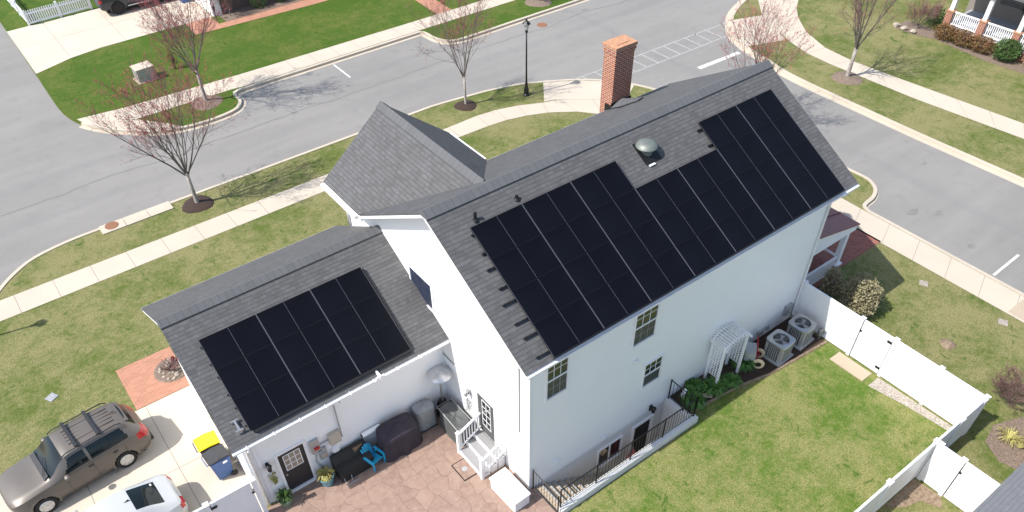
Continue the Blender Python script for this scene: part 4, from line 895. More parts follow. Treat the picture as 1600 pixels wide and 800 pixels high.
# ---------------- garden items along the south wall
def condenser(x, y, label, sc=1):
    t = empty('air_conditioner', (x, y, .02), R(4), label, 'air conditioner', 'outdoor cooling units beside the house'); r = .37*sc; h = .86
    MB().box(-.46, .46, -.45, .45, 0, .06).build('pad', 'grey_plastic', t)
    def sq(n, r, e=5): return [(r*math.cos(a)*(abs(math.cos(a))**e+abs(math.sin(a))**e)**(-1/e), r*math.sin(a)*(abs(math.cos(a))**e+abs(math.sin(a))**e)**(-1/e)) for a in [2*math.pi*i/n for i in range(n)]]
    MB().prism(sq(32, r, 6), 'z', .06, h-.08).build('coil', 'coverc', t)
    mb = MB()
    for i, (px, py) in enumerate(sq(32, r+.012, 6)):
        if i % 1 == 0: mb.box(px-.012, px+.012, py-.012, py+.012, .08, h-.08)
    mb.build('louvre_guard', 'grey_plastic', t)
    for i in range(4): a = math.pi/4+i*math.pi/2; p = (math.cos(a)*r*1.16, math.sin(a)*r*1.16); MB().box(p[0]-.06, p[0]+.06, p[1]-.06, p[1]+.06, .06, h-.06).build('corner_post', 'alu', t, bevel=.02)
    o_, i_ = sq(32, r+.05, 6), [(math.cos(2*math.pi*k/32)*r*.80, math.sin(2*math.pi*k/32)*r*.80) for k in range(32)]
    mb = MB(); n = 32; vs = [(*p, h-.09) for p in o_]+[(*p, h-.01) for p in o_]+[(*p, h) for p in i_]+[(*p, h-.06) for p in i_]
    mb.add(vs, [(j*n+k, j*n+(k+1) % n, (j+1)*n+(k+1) % n, (j+1)*n+k) for j in range(3) for k in range(n)]); mb.build('top_cover', 'steel', t)
    MB().lathe([(r*.79, h-.079), (r*.79, h-.074)], 24).build('fan_well_shade', 'dark', t); mb = MB()  # flat black disc stands in for the shade down inside the fan opening
    for k in range(3):
        a = k*2.094; mb.slab([(0, 0, h-.05), (math.cos(a)*r*.7, math.sin(a)*r*.7, h-.06), (math.cos(a+.6)*r*.72, math.sin(a+.6)*r*.72, h-.035)], .01)
    mb.lathe([(.06, h-.07), (.06, h-.02)], 12); mb.build('fan', 'grey_metal', t, ); mb = MB()
    for k in range(1, 6): rr_ = r*.8*k/6; mb.tube([(math.cos(a)*rr_, math.sin(a)*rr_, h-.01) for a in [2*math.pi*i/20 for i in range(21)]], .004, 4)
    for k in range(8): a = k*math.pi/4; mb.tube([(0, 0, h-.005), (math.cos(a)*r*.8, math.sin(a)*r*.8, h-.005)], .005, 4)
    mb.build('wire_guard', 'grey_metal', t)
condenser(10.95, -1.0, 'grey metal air conditioner on the mulch bed, the nearer of two, beside the lawn edge')
condenser(12.25, -.95, 'grey metal air conditioner standing closest to the white fence')
t = empty('meter_pedestal', (12.85, -1.45, 0), 0, 'small dark box on a post between the air conditioner and fence', 'box'); MB().box(-.1, .1, -.08, .08, .3, .55).box(-.03, .03, -.03, .03, 0, .3).build('box', 'coverc', t)
# arbor
t = empty('garden_arbor', (8.6, -.42, 0), 0, 'white lattice garden arbor standing against the house wall', 'arbor')
def lattice(mb, x0, x1, z0, z1, y, ax='x', s=.13):
    for k in range(int((x1-x0)/s)+1):
        x = x0+k*s; (mb.box(x-.018, x+.018, y-.008, y+.008, z0, z1) if ax == 'x' else mb.box(y-.008, y+.008, x-.018, x+.018, z0, z1))
    for k in range(int((z1-z0)/s)+1):
        z = z0+k*s; (mb.box(x0, x1, y-.014, y-.009, z-.018, z+.018) if ax == 'x' else mb.box(y-.014, y-.009, x0, x1, z-.018, z+.018))
for sx in (-.6, .55):
    mb = MB(); lattice(mb, -.22, .22, .45, 1.9, sx, 'y', .11); mb.build('side_lattice', 'white', t)
    for y in (-.26, .26): MB().box(sx-.04, sx+.04, y-.04, y+.04, 0, 2.05).build('post', 'white', t)
mb = MB(); arc = [(-.025-.63*math.cos(math.pi*k/12), 1.88+.34*math.sin(math.pi*k/12)) for k in range(13)]
for y in (-.30, .30): mb.tube([(x, y, z) for x, z in arc], .028, 5)
for k in range(17):
    f = k*.75; i_ = min(11, int(f)); x = arc[i_][0]+(arc[i_+1][0]-arc[i_][0])*(f-i_); z = arc[i_][1]+(arc[i_+1][1]-arc[i_][1])*(f-i_); mb.box(x-.016, x+.016, -.42, .42, z+.02, z+.04)
for y in (-.1, .1): mb.tube([(x, y, z+.05) for x, z in arc], .012, 4)
mb.build('arched_top', 'white', t); mb = MB(); lattice(mb, -.55, .5, 1.2, 2.0, .3, 'x', .12); mb.build('back_lattice', 'white', t)
# hose cart with red handles
t = empty('garden_cart', (10.05, -.72, .02), R(38), 'two wheeled garden cart with red upright handles and cream wheels', 'cart')
for s in (-.28, .28):
    w_ = MB().lathe([(.12, -.04), (.2, -.05), (.225, 0), (.2, .05), (.12, .04)], 20, (s, -.12, .2), 'x').build('wheel', 'cream', t, smooth=True, auto=True); MB().lathe([(.11, -.05), (.11, .05)], 12, (s, -.12, .2), 'x').build('hub', 'black', w_)
MB().tube([(-.28, -.12, .2), (.28, -.12, .2)], .015, 6).build('axle', 'steel', t)
for s in (-.18, .18): MB().tube([(s, -.1, .2), (s, .02, .55), (s, .08, 1.15)], .022, 6).build('handle', 'redpaint', t)
MB().prism([(-.3, .25), (.25, .3), (.3, .68), (-.22, .62)], 'y', .03, .42).build('tray', 'grey_metal', t, bevel=.02); MB().box(-.15, .15, -.25, -.15, .05, .08).tube([(-.18, -.1, .5), (.18, -.1, .5)], .015, 6).build('frame', 'redpaint', t)
# garden border rocks and small white ornament
rr = random.Random(2)
for k, (x, y, lab) in enumerate(((6.75, -.32, 'white garden ornament by the wall at the end of the stairwell'), )):
    t = empty('garden_ornament', (x, y, .015), 0, lab, 'ornament'); MB().lathe([(.10, 0), (.12, .12), (.06, .22), (.09, .32), (.03, .42)], 12).build('figure', 'white', t, smooth=True)
    MB().slab([(.1, -.2, .1), (.2, -.1, .1), (.75, -.6, .1), (.68, -.7, .1)], .08).build('board', 'walk_old', t)
mb = MB()
def rock(mb, x, y, z, r, rr):
    vs = []; n = 7
    for kz, kr in ((-.4, .8), (.1, 1), (.45, .55)):
        for i in range(n): a = 6.283*i/n+rr.uniform(-.2, .2); k = r*kr*rr.uniform(.75, 1.15); vs.append((x+math.cos(a)*k, y+math.sin(a)*k*.8, z+kz*r))
    mb.add(vs, [(j*n+i, j*n+(i+1) % n, (j+1)*n+(i+1) % n, (j+1)*n+i) for j in range(2) for i in range(n)]+[tuple(2*n+i for i in range(n))])
t = empty('fire_pit_rocks', (-7.25, 12.25, 0), 0, 'pile of stones and twigs at the garage corner on brick paving', 'rock bed')
for k in range(30):
    mb = MB(); a = rr.uniform(0, 6.28); d = rr.uniform(.2, .62); rock(mb, math.cos(a)*d*.8, math.sin(a)*d*.95, .05, rr.uniform(.06, .11), rr); mb.build('stone', 'rock', t)
mb = MB()
for k in range(60): a = rr.uniform(0, 6.28); mb.tube([(math.cos(a)*.05, math.sin(a)*.05, .03), (math.cos(a)*.35, math.sin(a)*.35, rr.uniform(.15, .45))], .008, 3)
mb.build('twigs', 'twig', t); mb = MB(); blades(mb, (.25, .35, .05), .15, .15, 12, rr, .05); mb.build('ornament', 'redpaint', t); MB().lathe([(.66, .016), (.6, .04), (.02, .05)], 20).build('bed', 'mulch_old', t)

# ---------------- wheelie bins
def bin_(x, y, rz, body, lid, label):
    t = empty('wheelie_bin', (x, y, .015), rz, label, 'bin', 'wheelie bins by the garage')
    mb = MB(); vs = []
    for z, a, b in ((.06, .24, .23), (.5, .28, .27), (.93, .32, .30), (1.0, .33, .32)): vs += [(-a, -b, z), (a, -b, z), (a, b, z), (-a, b, z)]
    mb.add(vs, [(4*j+k, 4*j+(k+1) % 4, 4*j+4+(k+1) % 4, 4*j+4+k) for j in range(3) for k in range(4)]+[(3, 2, 1, 0), (12, 13, 14, 15)]); mb.build('body', body, t, bevel=.015)
    MB().prism([(-.36, 1.005), (.36, 1.005), (.35, 1.045), (0, 1.085), (-.33, 1.045)], 'y', -.30, .30).build('lid', lid, t, bevel=.012)
    for s in (-1, 1):
        w_ = MB().lathe([(.1, -.03), (.11, 0), (.1, .03)], 16, (.27, s*.28, .11), 'y').build('wheel', 'rubber', t)
    MB().tube([(-.36, -.22, 1.0), (-.40, -.22, .97), (-.40, .22, .97), (-.36, .22, 1.0)], .015, 6).build('handle', body, t)
    MB().box(.05, .2, -.327, -.318, .82, .92).build('sticker', 'white', t)
    return t
bin_(-7.57, 7.32, R(-2), 'black_plastic', 'yellow', 'wheelie bin with bright yellow lid beside the garage')
bin_(-7.55, 6.62, R(3), 'binblue', 'binlid', 'dark blue wheelie bin with black lid beside the white gate')

# ---------------- cars
def catmull(vals, xs, x):
    n = len(xs)
    if x <= xs[0]: return vals[0]
    if x >= xs[-1]: return vals[-1]
    i = max(j for j in range(n) if xs[j] <= x); i = min(i, n-2); h = xs[i+1]-xs[i]; t = (x-xs[i])/h
    def sl(j):
        if j == 0 or j == n-1: return (vals[1]-vals[0])/(xs[1]-xs[0]) if j == 0 else (vals[-1]-vals[-2])/(xs[-1]-xs[-2])
        a = (vals[j]-vals[j-1])/(xs[j]-xs[j-1]); b = (vals[j+1]-vals[j])/(xs[j+1]-xs[j])
        return 0 if a*b <= 0 else 2*a*b/(a+b)
    m0, m1 = sl(i), sl(i+1)
    return (2*t**3-3*t*t+1)*vals[i]+(t**3-2*t*t+t)*h*m0+(-2*t**3+3*t*t)*vals[i+1]+(t**3-t*t)*h*m1
def car(name, loc, rz, label, cat, st, paint, wheels, wr, side_glass, ws, rw, tail, roofglass=None, half=.9):
    """st: stations (x, zbot, wlow, zsill, wmid, zmid, wbelt, zbelt, wroof, zroofedge, zroofcentre)"""
    t = empty(name, loc, rz, label, cat); xs = [s[0] for s in st]; L0, L1 = xs[0], xs[-1]; dx = .045; N = int((L1-L0)/dx)+1
    sub = [2, 5, 4, 7, 5]
    grid = []; X = []
    for i in range(N+1):
        x = L0+(L1-L0)*i/N; X.append(x); v = [catmull([s[k] for s in st], xs, x) for k in range(1, 11)]
        zb, wl, zs, wm, zm, wb_, zbe, wr_, zre, zrc = v
        key = [(wl*.93, zb), (wl, zs), (wm, zm), (wb_, zbe), (wr_, zre), (0, zrc)]
        ring = []
        for j in range(5):
            for k in range(sub[j]):
                f = k/sub[j]; y0, z0 = key[j]; y1, z1 = key[j+1]
                if j == 4: y = y0+(y1-y0)*f; z = z0+(z1-z0)*math.sin(f*math.pi/2)
                elif j == 3: y = y0+(y1-y0)*f+.035*math.sin(f*math.pi)*min(1, max(0, (zre-zbe)/.4)); z = z0+(z1-z0)*f
                else: y = y0+(y1-y0)*f+(.012*math.sin(f*math.pi) if j == 1 else 0); z = z0+(z1-z0)*f
                ring.append((y, z))
        ring.append((0, zrc)); grid.append(ring)
    m = len(grid[0]); b3 = sub[0]+sub[1]+sub[2]; b4 = b3+sub[3]
    P = {}; 
    parts = {}
    def put(nm, quad): parts.setdefault(nm, []).append(quad)
    for sgn in (-1, 1):
        for i in range(N):
            xm = (X[i]+X[i+1])/2
            for j in range(m-1):
                (y0, z0), (y1, z1) = grid[i][j], grid[i][j+1]; (y2, z2), (y3, z3) = grid[i+1][j+1], grid[i+1][j]
                zc = (z0+z1+z2+z3)/4; q = [(X[i], sgn*y0, z0), (X[i], sgn*y1, z1), (X[i+1], sgn*y2, z2), (X[i+1], sgn*y3, z3)]
                if j < sub[0]+sub[1]+sub[2] and any((xm-wx)**2+(zc-wr)**2 < (wr+.055)**2 for wx in wheels): continue
                nm = 'body'
                if b3 < j < b4-1:
                    for k, (a, b) in enumerate(side_glass):
                        fj = (j-b3)/(sub[3]); 
                        if a+fj*.35*(1 if k == 0 else 0) < xm < b-fj*.18*(1 if k == len(side_glass)-1 else 0): nm = ('side_window', sgn, k)
                if j >= b4-1 and ws[0] < xm < ws[1] and j > b4-1: nm = 'windshield'
                if rw and j >= b4+(1 if paint == 'whitecar' else 0) and rw[0] < xm < rw[1]: nm = 'rear_window'
                if tail and tail[0] < xm and tail[1] < zc < tail[2] and b3-3 <= j <= b4+0: nm = ('tail_light', sgn)
                put(nm, q)
    for ends, i in ((1, 0), (-1, N)):
        r_ = [(X[i], y, z) for y, z in grid[i]]+[(X[i], -y, z) for y, z in grid[i][::-1]][1:]; put('body', r_)
    matn = {'body': paint, 'side_window': 'carglass', 'windshield': 'carglass', 'rear_window': 'carglass', 'tail_light': 'red'}
    for nm, qs in parts.items():
        b = nm if isinstance(nm, str) else nm[0]; mb = MB(); idx = {}
        for q in qs:
            f = []
            for p in q:
                k = tuple(round(c, 5) for c in p)
                if k not in idx: idx[k] = len(mb.v); mb.v.append(p)
                f.append(idx[k])
            f = list(dict.fromkeys(f))
            if len(f) > 2: mb.f.append(tuple(f))
        mb.build(b, matn[b], t, smooth=True, auto=True)
    for wx in wheels:
        v = [catmull([s[k] for s in st], xs, wx) for k in (2,)]
        w0 = v[0]
        for sg in (-1, 1):
            ty = MB().lathe([(wr*.62, -.1), (wr*.95, -.11), (wr, -.07), (wr, .07), (wr*.95, .11), (wr*.62, .1)], 28, (wx, sg*(w0-.10), wr), 'y').build('wheel', 'rubber', t, smooth=True, auto=True)
            mb = MB(); yy = sg*(w0+.012)
            mb.lathe([(wr*.64, 0), (wr*.6, sg*.012), (wr*.53, sg*.012), (wr*.5, -sg*.02)], 28, (wx, yy, wr), 'y')
            for k in range(6):
                a = k*math.pi/3; c0 = Vector((math.cos(a), 0, math.sin(a))); s0 = Vector((-c0.z, 0, c0.x)); ctr = Vector((wx, yy, wr)); o_ = Vector((0, sg*.014, 0))
                mb.add([ctr+c0*.04+s0*.04+o_, ctr+c0*.04-s0*.04+o_, ctr+c0*wr*.56-s0*.055+o_, ctr+c0*wr*.56+s0*.055+o_], [(0, 1, 2, 3)])
            mb.lathe([(.05, sg*.015), (.045, sg*.03)], 12, (wx, yy, wr), 'y'); mb.build('rim', 'black' if paint == 'truckpaint' else 'alu', ty, auto=True)
            MB().lathe([(wr+.07, 0), (wr+.07, -sg*.25)], 28, (wx, sg*(w0-.02), wr), 'y').build('wheel_well', 'dark', t) if False else None
            mb = MB(); n = 24; vs = []
            for k in range(n+1):
                a = math.pi*(-.08+1.16*k/n)
                for r_, yo in ((wr+.03, -.03), (wr+.045, .012), (wr+.115, .014), (wr+.13, -.02)): vs.append((wx+math.cos(a)*r_, sg*(w0+yo), wr+math.sin(a)*r_))
            mb.add(vs, [(4*k+c, 4*k+c+1, 4*k+5+c, 4*k+4+c) for k in range(n) for c in range(3)]); mb.build('wheel_arch', paint, t, smooth=True)
    MB().box(L0+.35, L1-.35, -half+.12, half-.12, .2, .62).build('underbody', 'dark', t)
    return t
# x grows to the rear; all stations: x, zbot, wlow, zsill, wmid, zmid, wbelt, zbelt, wroof, zre, zrc
suv_st = [(0, .42, .35, .48, .50, .60, .48, .74, .35, .80, .82), (.06, .30, .60, .38, .68, .60, .66, .80, .50, .87, .90), (.22, .24, .78, .34, .82, .62, .78, .88, .60, .95, .98), (.5, .22, .86, .33, .88, .66, .84, .93, .68, 1.01, 1.05),
    (1.1, .22, .88, .33, .90, .70, .86, 1.0, .72, 1.09, 1.12), (1.32, .22, .88, .33, .90, .70, .87, 1.02, .72, 1.14, 1.18), (1.95, .22, .88, .33, .90, .72, .88, 1.04, .62, 1.56, 1.62), (2.2, .22, .88, .33, .90, .72, .88, 1.05, .61, 1.62, 1.68),
    (3.0, .22, .88, .33, .90, .74, .88, 1.08, .60, 1.65, 1.71), (3.7, .22, .88, .33, .90, .76, .87, 1.10, .58, 1.62, 1.68), (4.02, .26, .87, .36, .89, .78, .84, 1.12, .56, 1.56, 1.62), (4.22, .3, .84, .4, .86, .78, .78, 1.10, .55, 1.28, 1.34), (4.36, .36, .78, .45, .82, .72, .72, 1.0, .5, 1.06, 1.08), (4.46, .42, .62, .48, .68, .66, .62, .82, .48, .86, .88)]
C = car('parked_suv', (-13.42, 9.36, .015), R(5.5), 'champagne grey car with roof rails parked on the driveway', 'car', suv_st, 'suv', (.86, 3.45), .345, [(1.75, 2.55), (2.62, 3.88)], (1.34, 1.98), (4.03, 4.23), (4.08, .80, 1.12))
for s in (-1, 1):
    MB().tube([(1.95, s*.62, 1.62), (2.1, s*.62, 1.70), (3.7, s*.60, 1.72), (3.85, s*.58, 1.64)], .022, 6).build('roof_rail', 'black_plastic', C, smooth=True)
    mi = MB().lathe([(.02, -.1), (.09, -.06), (.10, .02), (.07, .09)], 10, (1.78, s*1.0, 1.12), 'x', 1.2, .8).build('mirror', 'suv', C, smooth=True)
    for x in (2.5, 3.3): MB().box(x-.08, x+.08, s*.90, s*.925, .93, .96).build('door_handle', 'black_plastic', C)
    for x in (1.72, 2.58, 3.62): MB().box(x-.004, x+.004, s*.886, s*.9045, .36, 1.0).build('door_seam', 'dark', C)
for x in (2.45, 3.15): MB().box(x-.05, x+.05, -.62, .62, 1.745, 1.785).build('crossbar', 'binblue' if False else 'black_plastic', C)
mb = MB()
for k in range(5): mb.box(2.3, 3.75, -.322+k*.16, -.312+k*.16, 1.67, 1.712 if k == 2 else 1.705)
mb.build('roof_groove', 'suv', C); MB().slab([(3.72, .0, 1.70), (3.86, -.02, 1.78), (3.9, .02, 1.70)], .01).build('antenna', 'black_plastic', C)
MB().slab([(1.2, -.66, 1.155), (1.36, -.62, 1.215), (1.36, .62, 1.215), (1.2, .66, 1.155)], .02).build('cowl', 'black_plastic', C)
MB().box(4.3, 4.5, -.7, .7, .36, .52).build('rear_bumper', 'black_plastic', C, bevel=.03); MB().tube([(1.24, -.5, 1.21), (1.5, .1, 1.34)], .01, 4).build('wiper', 'black', C)
MB().slab([(3.95, -.52, 1.60), (4.12, -.5, 1.56), (4.12, .5, 1.56), (3.95, .52, 1.60)], .03).build('spoiler', 'suv', C)
sed_st = [(0, .36, .35, .42, .50, .55, .48, .66, .35, .70, .72), (.1, .26, .66, .34, .72, .56, .68, .74, .52, .80, .83), (.5, .2, .82, .3, .85, .6, .80, .84, .64, .90, .93), (1.2, .2, .86, .3, .88, .62, .84, .90, .68, .97, 1.0), (1.35, .2, .86, .3, .88, .62, .84, .91, .68, 1.0, 1.03),
    (2.05, .2, .86, .3, .88, .64, .85, .93, .56, 1.36, 1.41), (2.6, .2, .86, .3, .88, .66, .85, .95, .56, 1.42, 1.47), (3.2, .2, .86, .3, .88, .68, .84, .98, .55, 1.38, 1.44), (3.55, .2, .86, .3, .88, .70, .83, 1.0, .55, 1.28, 1.35), (4.05, .22, .85, .32, .87, .74, .78, .98, .60, 1.08, 1.13), (4.28, .26, .80, .36, .83, .74, .74, .96, .60, 1.03, 1.07), (4.42, .32, .72, .42, .77, .70, .68, .90, .55, .96, .99), (4.52, .4, .55, .46, .62, .62, .58, .76, .45, .80, .82)]
C = car('parked_car', (-13.5, 6.08, .015), R(3), 'white hatchback with black rear glass and red tail lights in front of the white gate', 'car', sed_st, 'whitecar', (.85, 3.5), .32, [(1.8, 2.55), (2.62, 3.5)], (1.38, 2.06), (3.25, 4.05), (4.34, .74, .93))
for s in (-1, 1): MB().lathe([(.02, -.1), (.08, -.06), (.09, .02), (.06, .09)], 10, (1.8, s*.96, 1.02), 'x', 1.2, .8).build('mirror', 'whitecar', C, smooth=True)
MB().slab([(3.05, .0, 1.44), (3.2, -.02, 1.53), (3.24, .02, 1.43)], .012).build('antenna', 'black_plastic', C)
MB().box(3.35, 3.43, -.3, -.2, 1.335, 1.345).box(3.9, 3.95, .32, .4, 1.14, 1.165).build('glass_sticker', 'white', C)
trk = [(0, .5, .5, .58, .7, .75, .68, .95, .5, 1.02, 1.04), (.12, .4, .84, .5, .9, .8, .88, 1.02, .7, 1.1, 1.12), (1.3, .38, .93, .5, .96, .85, .92, 1.12, .78, 1.2, 1.23), (1.5, .38, .93, .5, .96, .85, .92, 1.15, .76, 1.26, 1.3), (2.1, .38, .93, .5, .96, .85, .93, 1.18, .66, 1.78, 1.84), (3.4, .38, .93, .5, .96, .85, .93, 1.18, .66, 1.8, 1.85), (3.7, .38, .93, .5, .96, .85, .93, 1.2, .70, 1.35, 1.38), (3.8, .38, .93, .5, .96, .85, .93, 1.2, .90, 1.22, 1.2), (5.2, .42, .93, .5, .96, .85, .93, 1.2, .90, 1.22, 1.2), (5.35, .5, .8, .55, .86, .8, .86, 1.1, .8, 1.12, 1.12)]
C = car('pickup_truck', (5.85, 46.72, .015), R(180), 'dark pickup truck parked on the far driveway at the top edge', 'truck', trk, 'truckpaint', (1.0, 4.3), .40, [(2.0, 2.7), (2.78, 3.45)], (1.52, 2.1), None, (5.15, .85, 1.1), half=.95)
for s in (-1, 1): MB().box(1.6, 3.7, s*.93, s*1.04, .42, .47).build('side_step', 'alu', C)
# ---------------- picket fence, north-west
t = empty('picket_fence', (-3.7, 47.8, 0), 0, 'white picket fence beside the far driveway at the top left', 'fence')
for (x0, y0, x1, y1) in ((0, 0, 4.0, .15), (0, 0, -.3, 9)):
    L = math.hypot(x1-x0, y1-y0); d = Vector(((x1-x0)/L, (y1-y0)/L, 0)); n = Vector((-d.y, d.x, 0)); mb = MB(); k = .1
    def bx(mb, s0, s1, w, z0, z1):
        c = [Vector((x0, y0, 0))+d*s0-n*w, Vector((x0, y0, 0))+d*s1-n*w, Vector((x0, y0, 0))+d*s1+n*w, Vector((x0, y0, 0))+d*s0+n*w]
        mb.add([(*p.xy, z0) for p in c]+[(*p.xy, z1) for p in c], [(0, 3, 2, 1), (4, 5, 6, 7), (0, 1, 5, 4), (1, 2, 6, 5), (2, 3, 7, 6), (3, 0, 4, 7)])
    while k < L-.1: bx(mb, k, k+.075, .012, .08, .92); k += .14
    mb.build('pickets', 'vinyl', t); mb = MB(); bx(mb, 0, L, .022, .1, .2); bx(mb, 0, L, .022, .68, .76); mb.build('rail', 'vinyl', t)
    k = 0
    while k <= L+.01: mb = MB(); bx(mb, k-.06, k+.06, .06, 0, 1.02); mb.build('post', 'vinyl', t); k += 2.0
# ---------------- neighbour house, north
NH = empty('brown_house', (6.25, 41.5, 0), 0, 'brown house with a white garage side at the top edge above the brick path', 'house')
MB().box(.35, 14, .3, 9, 0, 2.6).build('wall', 'brownwall', NH); MB().box(0, .34, 0, 6.3, 0, 2.6).box(.341, .6, -.02, .29, 0, 2.6).build('garage_side', 'siding', NH)
MB().slab([(-.35, -.15, 2.6), (14.4, -.15, 2.6), (14.4, 4.6, 4.6), (-.35, 4.6, 4.6)], .08).slab([(-.35, 4.6, 4.6), (14.4, 4.6, 4.6), (14.4, 9.4, 2.6), (-.35, 9.4, 2.6)], .08).build('roof', 'shingle_far', NH, uvf=uv_slope)
for x in (3, 6.5, 10): w_ = MB().box(x, x+1.1, .255, .299, .9, 2.1).build('window', 'white', NH); MB().box(x+.07, x+1.03, .245, .254, .97, 2.03).build('pane', 'glass', w_)
struct(MB().poly([(6.6, 40.27, .013), (25, 40.25, .013), (25, 41.8, .013), (6.6, 41.8, .013)]).build('house_bed', 'mulch_old'))
tree('shrub', (7.2, 41.0, 0), 1.9, .7, 31, 'tall bare grey shrub at the corner of the brown house', fork=.3, tr=.03, limbs=12, buds=.05, group=None, dens=.8, pale=False)
for k, (x, m, lab) in enumerate(((9.3, 'leaf', 'dark green shrub by the brick path below the brown house'), (10.9, 'leaf', 'second dark green shrub from the bare grey shrub, in front of the brown house'), (12.6, 'leaf_dry', 'pale shrub on the right in the brown house bed'))): bush('shrub', (x, 41.0, 0), (.6, .45, .5), m, 900, .05, lab, seed=20+k)
t = empty('wheelie_bin', (5.75, 45.2, .015), 0, 'blue recycling bin at the white garage side across the street', 'bin'); MB().prism([(-.3, 0), (.3, 0), (.36, .9), (-.36, .9)], 'y', -.3, .3).build('body', 'binblue', t); MB().box(-.38, .38, -.33, .33, .9, .96).build('lid', 'binblue', t)
t = empty('garden_lantern', (6.25, 41.0, 0), 0, 'small black path lantern at the corner of the white garage side', 'lantern'); MB().tube([(0, 0, 0), (0, 0, .6)], .03, 6).build('post', 'black', t); MB().lathe([(.06, .6), (.09, .8), (.03, .9)], 8).build('head', 'black', t)
# ---------------- neighbour house, east (porch)
EH = empty('porch_house', (40.9, 8.6, 0), R(2), 'house with white railed porch and brick pedestals at the top right corner', 'house')
MB().box(0, 3.4, -6, 2.1, 0, .5).build('porch_floor', 'porch_grey', EH); MB().box(-.05, 0, -6, 2.1, 0, .48).build('porch_skirt', 'brick', EH, uvf=lambda c, n: (c.y, c.z))
MB().box(3.4, 12, -8, 2.4, 0, 4.2).build('wall', 'taupe', EH)
for y in (1.95, -.1, -2.15, -4.2):
    pd = MB().box(-.03, .37, y-.2, y+.2, .5, 1.35).build('pedestal', 'brick', EH, uvf=lambda c, n: ((c.x if abs(n.y) > .5 else c.y), c.z)); MB().box(-.06, .4, y-.23, y+.23, 1.35, 1.42).build('pedestal_cap', 'terracotta', pd)
    MB().box(.05, .29, y-.12, y+.12, 1.42, 3.1).build('porch_column', 'white', EH)
for y0, y1 in ((.1, 1.75), (-1.95, -.3), (-4.0, -2.35)):
    mb = MB(); mb.box(.13, .2, y0, y1, 1.3, 1.38); mb.box(.13, .2, y0, y1, .58, .66); k = y0+.06
    while k < y1: mb.box(.15, .18, k, k+.045, .66, 1.3); k += .12
    mb.build('porch_railing', 'white', EH)
MB().slab([(-.4, -6.3, 3.1), (3.9, -6.3, 3.9), (3.9, 2.5, 3.9), (-.4, 2.5, 3.1)][::-1], .15).build('porch_roof', 'shingle_far', EH, uvf=uv_slope)
MB().prism([(3.2, 4.2), (12.4, 4.2), (7.8, 6.4)], 'y', -8.3, 2.7).build('roof', 'shingle_far', EH, uvf=uv_slope)
MB().box(3.34, 3.4, -3.4, -2.4, .5, 2.6).build('door', 'white', EH); MB().box(3.34, 3.4, -.9, .6, 1.2, 2.5).build('window', 'glass', EH)
for k, (x, y, rx, ry, m, lab, n) in enumerate(((40.1, 10.0, .52, .80, 'leaf_rust', 'rust brown clipped hedge nearest the porch corner', 1500), (40.15, 8.9, .52, .85, 'leaf_rust', 'clipped hedge of mixed rust and green in front of the white porch railing', 1500), (40.2, 7.75, .52, .8, 'leaf_rust', 'rust brown hedge beside the round green boxwood', 1500), (40.4, 6.35, .78, .78, 'leaf', 'round dark green boxwood in front of the porch pedestal', 3200), (40.7, 4.7, .75, .7, 'leaf', 'round dark green boxwood at the right edge of the picture', 3200))):
    bush('boxwood' if m == 'leaf' else 'hedge', (x, y, 0), (rx, ry, .5 if m != 'leaf' else .62), m, n, .06, lab, seed=50+k, shell=.45)
tree('shrub', (40.3, 11.9, 0), 2.0, .95, 61, 'bare grey brown shrub behind the stones left of the porch', fork=.15, tr=.03, limbs=14, buds=.05, group=None, dens=.9, pale=False)
bush('shrub', (41.6, 11.6, 0), (.55, .6, .6), 'leaf', 900, .06, 'green shrub tucked behind the bare shrub at the porch corner', seed=71)
sheet('porch_bed', [(39.3, 12.9), (39.3, 11.6), (39.75, 10.4), (39.4, 7), (39.7, 4), (40.9, 4), (40.9, 13)], .012, 'mulch_old')
rr = random.Random(5)
for k, (x, y) in enumerate(((39.55, 12.9), (39.45, 12.3), (39.5, 11.7))):
    mb = MB(); rock(mb, x, y, .1, .26, rr); tag(mb.build('garden_stone', 'rock'), ['topmost', 'middle', 'lowest'][k]+' of the three tan stones edging the bed by the bare shrub', 'stone', 'stones edging the porch bed')
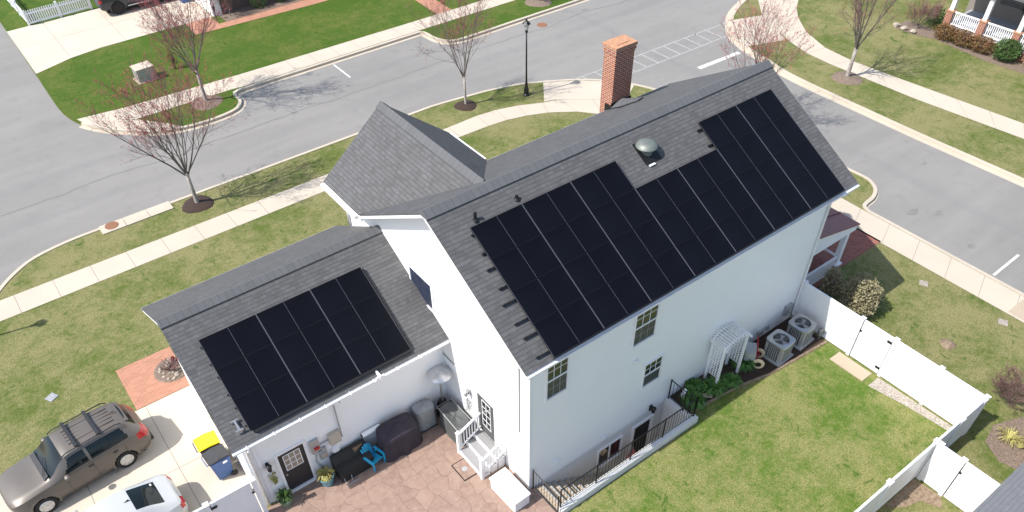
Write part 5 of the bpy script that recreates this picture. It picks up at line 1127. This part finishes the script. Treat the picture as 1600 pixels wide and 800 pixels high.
# ---------------- lower right shrubs and lawn details
tree('shrub', (15.5, -7.5, 0), 1.6, 1.0, 81, 'bare grey twiggy shrub at the right edge beyond the fence corner', fork=.1, tr=.03, limbs=16, buds=.0, group=None, dens=1.1, pale=False)
for k, (x, y, lab) in enumerate(((14.0, -8.3, 'yellow green grassy plant nearest the fence in the mulch bed'), (14.15, -8.95, 'yellow green grassy plant at the right in the mulch bed beside the grey roof'))):
    t = empty('grassy_plant', (x, y, .02), 0, lab, 'plant', 'yellow grassy plants in the bed'); mb = MB(); blades(mb, (0, 0, 0), .42, .28, 80, rr, .012); mb.build('leaves', 'leaf_yellow', t)
for nm, x, y, m, lab in (('valve_cover', 18.91, -2.07, 'gravel', 'flat pale stone in the side lawn nearest the house'), ('valve_cover', 19.26, -5.25, 'gravel', 'flat pale stone in the side lawn nearest the parking line'), ('valve_cover', -11.19, 13.59, 'grey_metal', 'small pale square cover set in the left lawn above the parked car')):
    o = MB().box(-.17, .17, -.17, .17, 0, .03).build(nm, m, bevel=.008); o.location = (x, y, 0); o.rotation_euler = (0, 0, .5); tag(o, lab, 'cover')
mulch_ring(16.5, -4.6, .28, 'soil', 'small round bare soil patch in the side lawn')
print('objects', len(COL.objects))

# split meshes that hold several separate countable pieces
def split(o):
    me = o.data; n = len(me.vertices); pa = list(range(n))
    def fd(a):
        while pa[a] != a: pa[a] = pa[pa[a]]; a = pa[a]
        return a
    for e in me.edges:
        a, b = fd(e.vertices[0]), fd(e.vertices[1])
        if a != b: pa[a] = b
    groups = {}
    for p in me.polygons: groups.setdefault(fd(p.vertices[0]), []).append(p.index)
    if len(groups) < 2 or len(groups) > 40: return
    uv = me.uv_layers.active
    first = True
    for idx in list(groups.values())[1:]+[list(groups.values())[0]]:
        keep = set(idx); c = o.copy() if idx is not list(groups.values())[0] else o
        m2 = me.copy(); bm = bmesh.new(); bm.from_mesh(m2); bm.faces.ensure_lookup_table()
        bmesh.ops.delete(bm, geom=[f for f in bm.faces if f.index not in keep], context='FACES'); bm.to_mesh(m2); bm.free(); c.data = m2
        if c is not o: COL.objects.link(c)
for o in list(COL.objects):
    if o.type == 'MESH' and o.name.split('.')[0] in ('gutter', 'corner_trim', 'gutter_hanger', 'utility_box', 'end_cap', 'hinge', 'frame', 'rail', 'seam_strip', 'edge_strip') and o.parent: split(o)
